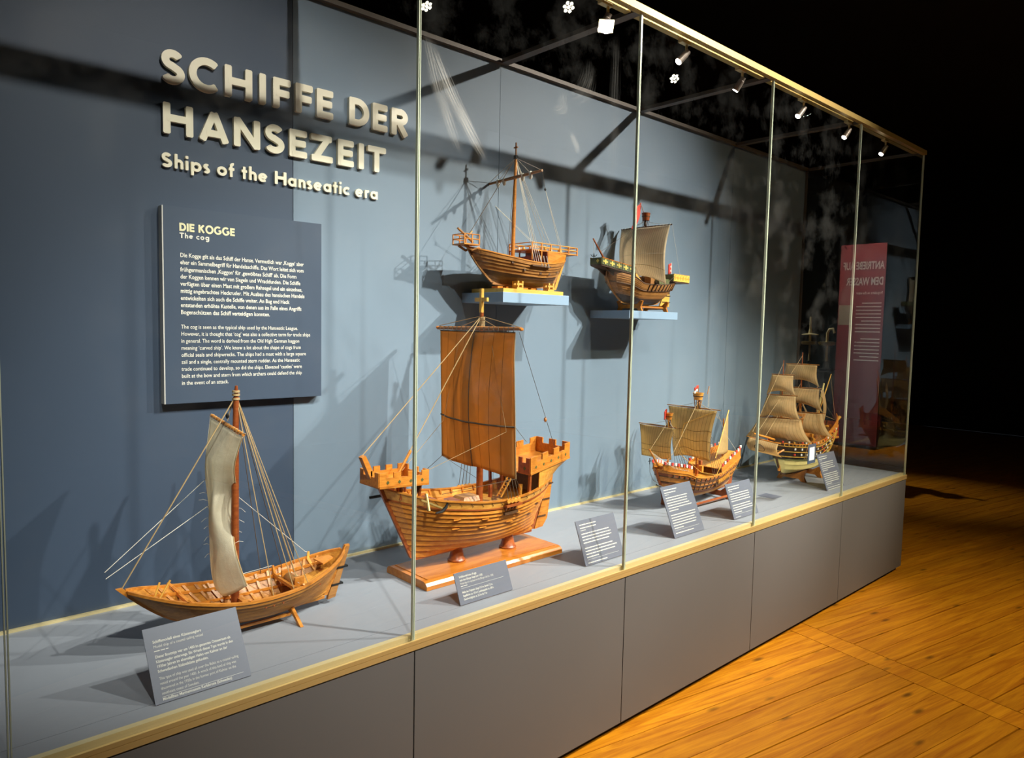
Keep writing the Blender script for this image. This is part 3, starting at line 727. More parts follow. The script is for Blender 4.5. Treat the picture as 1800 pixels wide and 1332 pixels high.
def sail(root, fn, mat, nu=18, nv=22, th=0.0009, name='sail', lab=None):
    """fn(u, v) -> point; u across, v from head to foot"""
    me = bpy.data.meshes.new(name); V = [tuple(fn(i / nu, j / nv)) for j in range(nv + 1) for i in range(nu + 1)]
    Fc = [(j * (nu + 1) + i, j * (nu + 1) + i + 1, (j + 1) * (nu + 1) + i + 1, (j + 1) * (nu + 1) + i) for j in range(nv) for i in range(nu)]
    me.from_pydata(V, [], Fc); uvl = me.uv_layers.new(name='UVMap')
    for p in me.polygons:
        p.use_smooth = True
        for li in p.loop_indices:
            q = me.loops[li].vertex_index; uvl.data[li].uv = ((q % (nu + 1)) / nu, 1 - (q // (nu + 1)) / nv)
    o = link(name, me, mat, root); s_ = o.modifiers.new('cloth', 'SOLIDIFY'); s_.thickness = th; s_.offset = 0
    if lab: o['label'] = lab
    return o
def crenel_wall(root, p, q, h, mh, n, th, mat, name='castle_wall', start=True, hz=0.0):
    """battlemented wall from p to q (bases), merlons mh high"""
    p, q = Vector(p), Vector(q); mb = MB(); d = q - p; flat = Vector((d.x, d.y, 0)).normalized(); nn = Vector((-flat.y, flat.x, 0)) * th / 2
    Z = Vector((0, 0, 1))
    def seg(a, b, z0, z1):
        A, Bq = p + d * a, p + d * b
        mb.hexa([A - nn + Z * z0, Bq - nn + Z * z0, Bq + nn + Z * z0, A + nn + Z * z0, A - nn + Z * z1, Bq - nn + Z * z1, Bq + nn + Z * z1, A + nn + Z * z1])
    seg(0, 1, 0, h); m_ = 2 * n - 1
    for k in range(n): seg(2 * k / m_, (2 * k + 1) / m_, h, h + mh)
    return mb.build(name, mat, root)
def slab(root, pts, z0, z1, mat, name):
    """horizontal plate from plan points (x, y) or (x, y, z)"""
    return MB().prism([(i, 0) for i in range(len(pts))], lambda i, _: (pts[i][0], pts[i][1], (pts[i][2] if len(pts[i]) > 2 else 0) + z0),
                      lambda i, _: (pts[i][0], pts[i][1], (pts[i][2] if len(pts[i]) > 2 else 0) + z1)).build(name, mat, root)
def diamond(root, c, ax, sz, mat, th=0.0008):
    c = Vector(c); ax = Vector(ax).normalized() * sz; up_ = Vector((0, 0, sz * 1.1)); nn = ax.cross(up_).normalized() * th
    MB().hexa([c - ax - nn, c - up_ - nn, c + ax - nn, c + up_ - nn, c - ax + nn, c - up_ + nn, c + ax + nn, c + up_ + nn]).build('ornament', mat, root)
def nest(root, x, y, z, r0, r1, h, mat):
    o = MB().lathe([(r0 * .8, -.002), (r0, 0), (r1, h), (r1 * 1.05, h), (r1 * 1.05, h + .003), (r1 * .92, h + .003), (r1 * .88, h * .5)], (x, y, z), 16).build('crows_nest', mat, root, sm=True)
    MB().lathe([(lerp(r0, r1, .55) * 1.06, h * .5), (lerp(r0, r1, .65) * 1.06, h * .62)], (x, y, z), 16).build('nest_hoop', M['hull_dark'], o, sm=True)
    return o
def flag(root, a, w, h, mats, droop=0.0, ax=(-1, 0, 0)):
    a = Vector(a); ax = Vector(ax).normalized()
    def f(u, v): return a + ax * w * u + Vector((0, 0, -h * v - droop * u)) + Vector((0, .006 * math.sin(u * 6), 0))
    return sail(root, f, mats, 8, 6, 0.0006, 'flag')
# ------------------------------------------------------------------ ship 1: open coastal boat (bow towards the left)
def ship_boat():
    o = empty('coastal_boat', (0.86, 0.40, 0.668)); tag(o, 'open clinker-built sailing boat model with twisted cream sail', 'ship model', 'ship models in the case')
    H = Hull(lambda v: -0.175 - 0.16 * v ** .75, lambda v: 0.265 + 0.075 * v, lambda t: 0.030 + (0.035 if t < .5 else .004) * abs(2 * t - 1) ** 3,
             lambda t: smooth([(0, .190), (.2, .148), (.45, .118), (.7, .122), (.88, .150), (1, .176)], t),
             lambda t: 0.118 * bell(t, .8, .7), lambda t: lerp(.46, .95, abs(2 * t - 1) ** 2.2))
    vs = [(k / 9) ** 1.15 for k in range(10)]
    planking(o, H, vs, 0.0046, M['boat'], 26)
    posts(o, H, 0.005, M['hull'], 0.010, extra=.08, ster=.10)
    gunwale(o, H, 0.010, 0.008, M['hull'], 0.01, .99)
    gunwale(o, H, 0.006, 0.009, M['hull'], 0.06, .94, v=.80, name='stringer', off=-0.006)
    gunwale(o, H, 0.006, 0.007, M['hull'], 0.10, .90, v=.48, name='stringer', off=-0.006)
    for k in range(15):                                # ribs
        t = 0.10 + 0.80 * k / 14; L = []
        for i in range(17):
            a = -1 + i / 8; p = H.p(t, abs(a) * .97, 1 if a >= 0 else -1, -0.0008); q = H.p(t, abs(a) * .97, 1 if a >= 0 else -1, -0.0065)
            L.append([(p.x - .004, p.y, p.z), (p.x + .004, p.y, p.z), (q.x + .004, q.y, q.z), (q.x - .004, q.y, q.z)])
        MB().loft(L).build('rib', M['boat'], o)
    for t, v, w in ((.22, .80, .010), (.455, .72, .013), (.70, .82, .011)):   # cross beams with knees
        a, b = H.p(t, v, 1), H.p(t, v, -1)
        MB().bar(a, b, w, .010).build('cross_beam', M['hull'], o)
        for s_ in (1, -1):
            e = H.p(t, 1.10, s_); f = H.p(t, v, s_) * 1; g = Vector((f.x, f.y * .62, f.z + .003))
            MB().tube([e + Vector((0, -s_ * .004, 0)), f + Vector((0, -s_ * .010, .006)), g], [.0042, .0058, .004], 6).build('knee', M['hull'], o, sm=True)
    for k in range(6):                                 # stern floor boards
        y0 = -.055 + k * .0185
        MB().hexa([(.165, y0, .090), (.285, y0 * .35, .118), (.285, (y0 + .0175) * .35, .118), (.165, y0 + .0175, .090), (.165, y0, .093), (.285, y0 * .35, .121), (.285, (y0 + .0175) * .35, .121), (.165, y0 + .0175, .093)]).build('floor_board', M['hull_pale'], o)
    MB().hexa([(.245, -.034, .150), (.29, -.016, .158), (.29, .016, .158), (.245, .034, .150), (.245, -.034, .154), (.29, -.016, .162), (.29, .016, .162), (.245, .034, .154)]).build('stern_bench', M['hull'], o)
    w = empty('windlass', (0.155, 0.0, 0.112), parent=o)
    MB().tube([(0, -.040, 0), (0, -.03, 0), (0, .03, 0), (0, .040, 0)], [.010, .016, .016, .010], 12).build('drum', M['hull_brown'], w, sm=True)
    for s_ in (1, -1): MB().box(-.016, .016, s_ * .046 - .004, s_ * .046 + .004, -.03, .022).build('cheek', M['hull'], w, bevel=.002)
    MB().tube([(0, -.02, .018), (0.012, -.01, .012), (.014, .005, .008), (.02, .02, .0)], .004, 6).build('rope_coil', M['rope'], w, sm=True)
    # side rudder plank on the stern
    MB().prism([(.336, .185), (.350, .186), (.296, .022), (.268, .018), (.272, .035)], lambda a, b: (a + .008, -.006, b), lambda a, b: (a + .008, .006, b)).build('rudder', M['hull_brown'], o)
    for z in (.06, .115): MB().box(.270 + z * .33, .312 + z * .33, -.008, .008, z, z + .006).build('rudder_iron', M['iron'], o)
    # mast
    mx = -0.030
    MB().tube([(mx, 0, .025), (mx + .002, 0, .35), (mx + .008, 0, .70), (mx + .009, 0, .742)], [.0125, .0115, .0085, .004], 12).build('mast', M['hull_red'], o, sm=True)
    for z in (.700, .712, .722): MB().tube([(mx + .008, 0, z), (mx + .008, 0, z + .006)], .011, 10).build('mast_lashing', M['rope'], o, sm=True)
    MB().tube([(mx - .012, .145, .640), (mx - .008, .03, .622), (mx - .004, -.085, .606)], [.005, .006, .005], 8).build('yard', M['hull'], o, sm=True)
    for k in range(13):
        u = k / 12; c = lerp(Vector((mx - .012, .140, .639)), Vector((mx - .004, -.082, .6065)), u)
        MB().tube([c + Vector((-.0065, 0, -.004)), c + Vector((-.003, -.003, .006)), c + Vector((.006, -.005, .002))], .0012, 5).build('robband', M['rope'], o)
    Lp = [(0, Vector((-.046, .142, .634))), (.30, Vector((-.072, .118, .480))), (.55, Vector((-.066, .105, .350))), (.80, Vector((-.066, .100, .200))), (.93, Vector((-.062, .085, .130))), (1, Vector((-.050, .060, .108)))]
    Rp = [(0, Vector((-.038, -.084, .600))), (.25, Vector((-.056, -.045, .490))), (.42, Vector((-.050, .000, .395))), (.56, Vector((-.048, .002, .325))), (.78, Vector((-.040, -.045, .235))), (1, Vector((-.026, -.082, .156)))]
    def f(u, v):
        a, b = smooth(Lp, v), smooth(Rp, v); on = min(1, v * 5)
        p = lerp(a, b, u); tw = math.sin(math.pi * u)
        fold = math.exp(-((v - .44) / .17) ** 2)
        # the near leech curls back towards the mast where the sail is wrung
        curl = max(0, u - .55) / .45
        p = p + Vector((-.024 * tw * on + .045 * fold * curl ** 1.5, -.030 * fold * tw + .030 * fold * curl, 0))
        p.x += .004 * math.sin(v * 17 + u * 5) * tw * on
        p.z -= .036 * tw * max(0, v - .7) * 3.3 * .5
        return p
    sail(o, f, M['sail_cream'], 20, 40, 0.0012)
    rope(o, [f(1, j / 30) for j in range(31)], .0018, M['rope'], name='bolt_rope')
    rope(o, [f(0, j / 30) for j in range(31)], .0016, M['rope_white'], name='bolt_rope')
    top = Vector((mx + .008, 0, .712)); random.seed(5)
    for k in range(12):
        u, v = (0, .45 + .045 * k) if k < 8 else (1, .48 + .07 * (k - 8)); a = f(u, v); sg = (-1 if u == 0 else 1)
        b = a + Vector((sg * random.uniform(.012, .028), random.uniform(-.01, .01), random.uniform(-.016, .008))); rope(o, [a, lerp(a, b, .5) + Vector((0, 0, .004)), b], .0006, M['rope_white'], name='reef_point')
    rope(o, [top, H.p(0, 1, 1) + Vector((-.004, 0, .008))], .0019, M['rope'], name='forestay')
    for t, s_, mt in ((.56, -1, 'rope'), (.66, -1, 'rope'), (.735, -1, 'rope'), (.64, 1, 'rope_dark'), (.74, 1, 'rope_dark'), (.80, 1, 'rope')):
        e = H.p(t, .98, s_); e.y -= s_ * .006; rope(o, [top, e], .0013, M[mt], name='shroud')
    rope(o, [top + Vector((0, 0, .004)), (.165, .012, .135)], .0015, M['rope'], name='backstay'); rope(o, [top + Vector((0, 0, .002)), (.160, -.012, .13)], .0015, M['rope'], name='backstay')
    rope(o, [top + Vector((-.004, .02, -.02)), (mx - .010, .02, .635)], .0012, M['rope'], name='halyard'); MB().lathe([(.002, -.008), (.005, -.003), (.005, .003), (.002, .008)], (mx - .010, .022, .650), 8).build('block', M['iron'], o)
    e1 = H.p(.02, 1, -1) + Vector((0, 0, .004))
    rope(o, [f(0, .52), e1 + Vector((-.06, 0, .05))], .0009, M['rope_white'], name='bowline'); rope(o, [f(0, .36), e1 + Vector((-.06, .01, .065))], .0009, M['rope_white'], name='bowline')
    k1 = H.p(.86, 1.12, 1)
    rope(o, [f(.9, .36), k1 + Vector((-.012, 0, .006)), k1], .0009, M['rope_white'], name='sheet'); rope(o, [f(.95, .90), H.p(.70, 1.1, 1)], .0009, M['rope_white'], name='sheet'); rope(o, [H.p(.70, 1.05, -1) + Vector((0, .03, 0)), (.17, .02, .10)], .0008, M['rope_white'], name='sheet')
    for t in (.86,):
        e = H.p(t, 1.14, 1); MB().tube([e, H.p(t, .96, 1) + Vector((0, -.004, 0)), H.p(t, .7, 1) + Vector((.02, -.02, 0))], [.004, .006, .003], 6).build('cleat', M['hull_pale'], o, sm=True)
    for s_, dx in ((1, 0), (1, .012)): MB().tube([(-.258 + dx, .020, .125), (-.235 + dx * 2.4, .026, .185)], [.003, .0028], 6).build('pin', M['yellow'], o)
    for x, z in ((.02, .085), (.075, .075), (.045, .06), (.21, .098)):
        p = H.p((x + .3) / .62, .72, -1, .006); MB().tube([p, p + Vector((0, -.005, 0))], [.004, .003], 8).build('plank_peg', M['hull_red'], o)
    # cradle
    for x in (-.14, .13):
        for s_ in (1, -1): MB().prism([(.0, .045), (.012, .060), (.035, .052), (.118, .0), (.098, .0), (.06, .022), (.03, .026), (0, .026)], lambda a, b, x=x, s_=s_: (x - .005, s_ * a, b + .001), lambda a, b, x=x, s_=s_: (x + .005, s_ * a, b + .001)).build('cradle_foot', M['hull'], o)
    MB().box(-.135, .125, -.05, -.042, .018, .026).build('cradle_rail', M['hull'], o)
ship_boat()

# ------------------------------------------------------------------ ship 2: big cog with brown sail
def ship_cog():
    o = empty('brown_sailed_cog', (1.80, 0.41, 0.668)); tag(o, 'large orange wooden cog model with brown square sail and crenellated castles', 'ship model', 'ship models in the case')
    H = Hull(lambda v: -0.315 - 0.135 * v, lambda v: 0.285 + 0.09 * v, lambda t: 0.085,
             lambda t: smooth([(0, .360), (.2, .312), (.5, .278), (.75, .284), (1, .325)], t),
             lambda t: 0.140 * bell(t, .62, .55, 1.9, 2.6), lambda t: lerp(.42, .92, abs(2 * t - 1) ** 2.0))
    vs = [0, .10, .19, .28, .37, .455, .54, .62, .70, .775, .845]
    planking(o, H, vs, 0.0058, M['hull'], 26)
    planking(o, H, [.845, 1.0], 0.0030, M['hull_pale'], 26, name='sheer_strake')
    gunwale(o, H, 0.011, 0.006, M['hull'], 0.0, 1.0); gunwale(o, H, .006, .0055, M['hull_red'], 0.0, 1.0, v=.845, name='rubbing_strake', off=.005)
    posts(o, H, 0.006, M['hull_red'], 0.012, extra=.03, ster=.02)
    decking(o, H, .80, M['hull_pale'], .06, .94)
    for k in range(13):
        for s_ in (1, -1):
            p = H.p(.08 + .84 * k / 12, .9, s_, -.002); q = H.p(.08 + .84 * k / 12, .99, s_, -.004)
            MB().bar(p, q, .007, .008, (0, 1, 0)).build('bulwark_stanchion', M['hull'], o)
    for k in range(15):                                # chevrons on the sheer strake, both sides
        for s_ in (1, -1):
            t = .13 + .80 * k / 14; a = H.p(t, .975, s_, .0036); b = H.p(t + .013, .925, s_, .0036); c = H.p(t, .875, s_, .0036)
            MB().bar(a, b, .0012, .0012).bar(b, c, .0012, .0012).build('chevron_inlay', M['inlay'], o)
    for t, v in ((.28, .66), (.44, .655), (.66, .665), (.84, .68), (.27, .48), (.43, .485), (.62, .50), (.80, .52)):
        for s_ in (1, -1):
            p = H.p(t, v, s_, .002); MB().loft([[(p.x + dx, p.y + s_ * (-.002), p.z + dz) for dx, dz in ((-.010, -.005), (.022, -.005), (.022, .004), (-.010, .004))],
                                               [(p.x + dx, p.y + s_ * .014, p.z + dz) for dx, dz in ((-.020, .0005), (.013, -.001), (.013, .002), (-.020, .0025))]]).build('beam_end', M['hull'], o)
    # castles
    def castle(x0, x1, w0, w1, z0, z1, h, mh, n_side, n0, n1, th=.006, orn=4, w=M['hull'], inner=False):
        P = [(x0, -w0, z0), (x1, -w1, z1), (x1, w1, z1), (x0, w0, z0)]
        slab(o, P, -.005, .0, w, 'castle_floor')
        for (a, b, n) in ((0, 1, n_side), (2, 3, n_side), (1, 2, n1)): crenel_wall(o, P[a], P[b], h, mh, n, th, w)
        if n0: crenel_wall(o, P[3], P[0], h, mh, n0, th, w)
        for s_ in (0, 2):
            a, b = Vector(P[s_]), Vector(P[s_ + 1]); dd = (b - a); nrm = Vector((0, -1 if s_ == 0 else 1, 0)) * (th * .55)
            for k in range(orn): diamond(o, a + dd * ((k + .7) / (orn + .3)) + nrm + Vector((0, 0, h * .5)), dd, .006, M['green'])
        MB().bar(P[0], P[1], .010, .008).build('castle_sill', w, o); MB().bar(P[2], P[3], .010, .008).build('castle_sill', w, o)
        return P
    castle(-.497, -.305, .060, .078, .378, .372, .032, .018, 4, 3, 3)
    for s_ in (1, -1):
        for x in (-.40, -.35, -.32): MB().bar((x, s_ * .045, .32), (x, s_ * .052, .374), .008, .008).build('castle_post', M['hull_red'], o)
        MB().prism([(-.345, .318), (-.315, .372), (-.36, .372)], lambda a, b, s_=s_: (a, s_ * .052 - .004, b), lambda a, b, s_=s_: (a, s_ * .052 + .004, b)).build('castle_bracket', M['hull_dark'], o)
    MB().hexa([(-.498, -.012, .395), (-.478, -.012, .402), (-.478, .012, .402), (-.498, .012, .395), (-.535, -.012, .478), (-.520, -.012, .484), (-.520, .012, .484), (-.535, .012, .478)]).build('bowsprit', M['hull'], o)
    P = castle(.150, .405, .128, .098, .355, .392, .040, .024, 4, 0, 3, orn=5, w=M['hull'])
    # castle front: parapet with ladder opening, dark void below
    crenel_wall(o, (.150, .128, .355), (.150, -.020, .355), .042, .022, 3, .006, M['hull_red']); crenel_wall(o, (.150, -.062, .355), (.150, -.128, .355), .042, .020, 2, .006, M['hull_red'])
    for y in (.09, .03, -.10): diamond(o, (.1465, y, .375), (0, 1, 0), .007, M['green'])
    MB().box(.225, .231, -.098, .098, .265, .352).build('bulkhead', M['hull_dark'], o)
    for s_ in (1, -1):
        L = []
        for i in range(9):                             # solid cheeks below the aft castle
            t = .80 + .20 * i / 8; p = H.p(t, 1, s_); x = p.x; zt = lerp(.355, .392, (x - .15) / .255) - .004
            yt = s_ * lerp(.128, .098, (x - .15) / .255)
            L.append([(x, p.y - s_ * .005, p.z - .004), (x, p.y, p.z - .004), (x + .012 * i / 8, yt, zt), (x + .012 * i / 8, yt - s_ * .005, zt)])
        MB().loft(L).build('quarter_panel', M['hull_pale'], o)
        MB().bar((.157, s_ * .118, .28), (.157, s_ * .122, .352), .010, .010).build('castle_post', M['hull_red'], o)
    MB().box(.152, .160, .035, .043, .27, .352).build('castle_post', M['hull_red'], o)
    ld = empty('ladder', (.085, -.040, .262), parent=o)
    for s_ in (1, -1): MB().bar((-.018, s_ * .011, .0), (.064, s_ * .011, .105), .005, .005).build('ladder_rail', M['hull_pale'], ld)
    for k in range(9):
        u = .08 + .1 * k; MB().bar((lerp(-.018, .064, u), -.011, .105 * u), (lerp(-.018, .064, u), .011, .105 * u), .004, .003).build('rung', M['hull_pale'], ld)
    # rudder
    MB().prism([(.298, .082), (.345, .086), (.372, .120), (.405, .330), (.392, .330), (.378, .30), (.300, .09)], lambda a, b: (a + .005, -.006, b), lambda a, b: (a + .005, .006, b)).build('rudder', M['hull'], o)
    for z in (.13, .20, .265): MB().box(.300 + (z - .085) * .38, .352 + (z - .085) * .30, -.0085, .0085, z, z + .006).build('rudder_iron', M['hull_dark'], o)
    # mast, yard, sail, cross
    MB().tube([(0, 0, .10), (-.002, 0, .6), (-.005, 0, .985)], [.0145, .012, .008], 12).build('mast', M['hull_red'], o, sm=True)
    cr = MB(); cr.box(-.006, .006, -.006, .006, 0, .092); cr.box(-.005, .005, -.036, .036, .042, .057); cr.build('mast_cross', M['yellow'], o, loc=(-.006, 0, .985))
    for k in range(5): MB().tube([(-.004, 0, .93 + k * .008), (-.004, 0, .936 + k * .008)], .0125, 8).build('mast_lashing', M['rope'], o, sm=True)
    spar(o, (-.018, .262, .922), (-.018, -.238, .926), .0065, .0065, mid=.009)
    for s_ in (.262, -.238): MB().lathe([(.004, -.006), (.009, -.003), (.009, .003), (.004, .006)], (-.018, s_, .924), 8).build('yard_knob', M['stand'], o, sm=True)
    def f(u, v):
        y = lerp(.238, -.212, u); taper = lerp(1.0, .93, v)
        y = .013 + (y - .013) * taper
        z = .912 - .515 * v - (.055 * u ** 1.5 + .012 * math.sin(u * math.pi * 2)) * max(0, v - .6) / .4 * .55
        bl = -.030 * math.sin(math.pi * u) * math.sin(math.pi * min(1, v * .9 + .05)) - .022
        curl = max(0, u - .84) / .16; bl += .040 * curl ** 1.6 * max(0, v - .18) * 1.1
        bl += .004 * math.sin(u * 23 + 1) * v
        return Vector((bl, y, z))
    sail(o, f, M['sail_brown'], 32, 36, .0014)
    rope(o, [f(i / 24, .665 + .012 * math.sin(i / 24 * 3)) + Vector((-.003, 0, 0)) for i in range(25)], .0035, M['rope_dark'], name='reef_band')
    rope(o, [f(i / 24, 0) for i in range(25)], .0022, M['rope_dark'], name='bolt_rope'); rope(o, [f(1, i / 24) for i in range(25)], .0018, M['rope'], name='bolt_rope'); rope(o, [f(0, i / 24) for i in range(25)], .0018, M['rope'], name='bolt_rope')
    for k in range(17):
        c = Vector((-.018, lerp(.235, -.21, k / 16), .922)); MB().tube([c + Vector((-.011, 0, -.008)), c + Vector((-.009, .002, .008)), c + Vector((.009, .004, .006))], .0015, 5).build('robband', M['rope_dark'], o)
    rope(o, [f(.5, j / 10) + Vector((-.0022, 0, 0)) for j in range(11)], .0014, M['rope_dark'], name='seam_rope')
    top = Vector((-.006, 0, .972)); bs = Vector((-.527, 0, .478))
    rope(o, [top, bs + Vector((0, .006, 0))], .0016, M['rope'], name='forestay'); rope(o, [top, (-.40, -.02, .40)], .0018, M['rope'], name='forestay')
    MB().tube([(-.392, -.02, .41), (-.34, -.018, .485)], [.004, .0055], 6).build('deadeye_tackle', M['hull'], o)
    for s_, ye in ((1, .25), (-1, -.228)):
        rope(o, [top, (-.018, ye, .932)], .0013, M['rope'], name='lift'); rope(o, [top + Vector((0, 0, -.01)), (-.018, ye * .45, .930)], .0014, M['rope'], name='lift')
        rope(o, [(-.018, ye, .915), (.33, s_ * .085, .44)], .0010, M['rope_dark'], name='brace')
        MB().lathe([(.002, -.010), (.006, -.003), (.006, .003), (.002, .010)], (.235, ye + (s_ * .085 - ye) * .75, .565), 8).build('block', M['stand'], o)
        rope(o, [f(0 if s_ > 0 else 1, 1), (.10, s_ * .132, .30)], .0009, M['rope_dark'], name='sheet')
        rope(o, [f(0 if s_ > 0 else 1, 1), (-.26, s_ * .10, .33)], .0010, M['rope_dark'], name='tack')
        rope(o, [f(.3 if s_ > 0 else .75, .10) + Vector((-.004, 0, 0)), f(.1 if s_ > 0 else .95, .7) + Vector((-.012, 0, 0)), (-.33, s_ * .05, .40)], .0009, M['rope'], name='bowline')
        for k in range(4):                             # shrouds to the chain plates
            e = H.p(.565 + .022 * k, .93, s_, .018); rope(o, [top + Vector((0, 0, -.012)), e + Vector((0, 0, .02))], .0012, M['rope_dark'], name='shroud')
            MB().lathe([(.003, -.004), (.009, -.003), (.009, .003), (.003, .004)], (0, 0, 0), 10).build('deadeye', M['hull_pale'], o, True, loc=e + Vector((0, 0, .016))).rotation_euler = (math.pi / 2, 0, 0)
            MB().bar(e + Vector((0, 0, .008)), H.p(.565 + .022 * k, .72, s_, .006), .005, .003).build('chain_plate', M['hull_red'], o)
        a = H.p(.55, .90, s_, .012); b = H.p(.655, .90, s_, .012); MB().bar(a, b, .024, .008).build('channel', M['hull_red'], o)
        a = H.p(.555, .73, s_, .010); b = H.p(.65, .73, s_, .010); MB().bar(a, b, .016, .010).build('channel', M['hull_dark'], o)
    # anchor on the near bow, windlass and hatch on deck
    an = empty('anchor', H.p(.16, .95, -1, .016), parent=o)
    MB().tube([(-.045, -.002, .02), (.045, -.006, -.022)], .0045, 8).build('shank', M['brass'], an, sm=True)
    MB().tube([(-.022, -.02, -.020), (-.012, .012, .034)], .0055, 8).build('stock', M['brass'], an, sm=True)
    MB().tube([(.072, -.006, .004), (.064, -.006, -.020), (.044, -.006, -.034), (.018, -.006, -.036)], [.003, .006, .006, .003], 8).build('fluke_arm', M['iron'], an, sm=True)
    MB().tube([(-.395, .030, .325), (-.452, .075, .312)], .0055, 8).build('anchor_stock', M['iron'], o, sm=True)
    MB().tube([(-.235, -.05, .285), (-.235, .05, .285)], .011, 10).build('windlass_drum', M['hull_red'], o, sm=True)
    for s_ in (1, -1): MB().box(-.247, -.223, s_ * .056 - .005, s_ * .056 + .005, .25, .302).build('windlass_cheek', M['hull'], o)
    MB().hexa([(-.115, -.04, .262), (-.03, -.04, .262), (-.03, .04, .262), (-.115, .04, .262), (-.10, -.03, .280), (-.03, -.03, .280), (-.03, .03, .280), (-.10, .03, .280)]).build('hatch', M['hull_brown'], o)
    MB().box(-.175, -.115, -.03, .03, .262, .274).build('hatch', M['hull_red'], o)
    MB().tube([(.055, .0, .255), (.055, 0, .305)], .009, 8).build('bitt', M['hull_red'], o); MB().tube([(.14, -.085, .26), (.14, -.085, .31)], [.006, .008], 8).build('bitt', M['hull_pale'], o)
    # stand
    st = MB(); prof = [(-.128, .001), (-.128, .016), (-.120, .026), (-.106, .030), (.106, .030), (.120, .026), (.128, .016), (.128, .001)]
    st.prism(prof, lambda a, b: (-.342, a, b), lambda a, b: (.345, a, b)); st.build('stand_base', M['stand'], o)
    MB().box(-.322, .325, -.104, .104, .030, .0325).build('stand_top', M['stand'], o)
    for x in (-.11, .155): MB().lathe([(.034, 0), (.036, .006), (.030, .012), (.022, .045), (.019, .085)], (x, 0, .032), 18).build('stand_pillar', M['hull_red'], o, sm=True)
ship_cog()

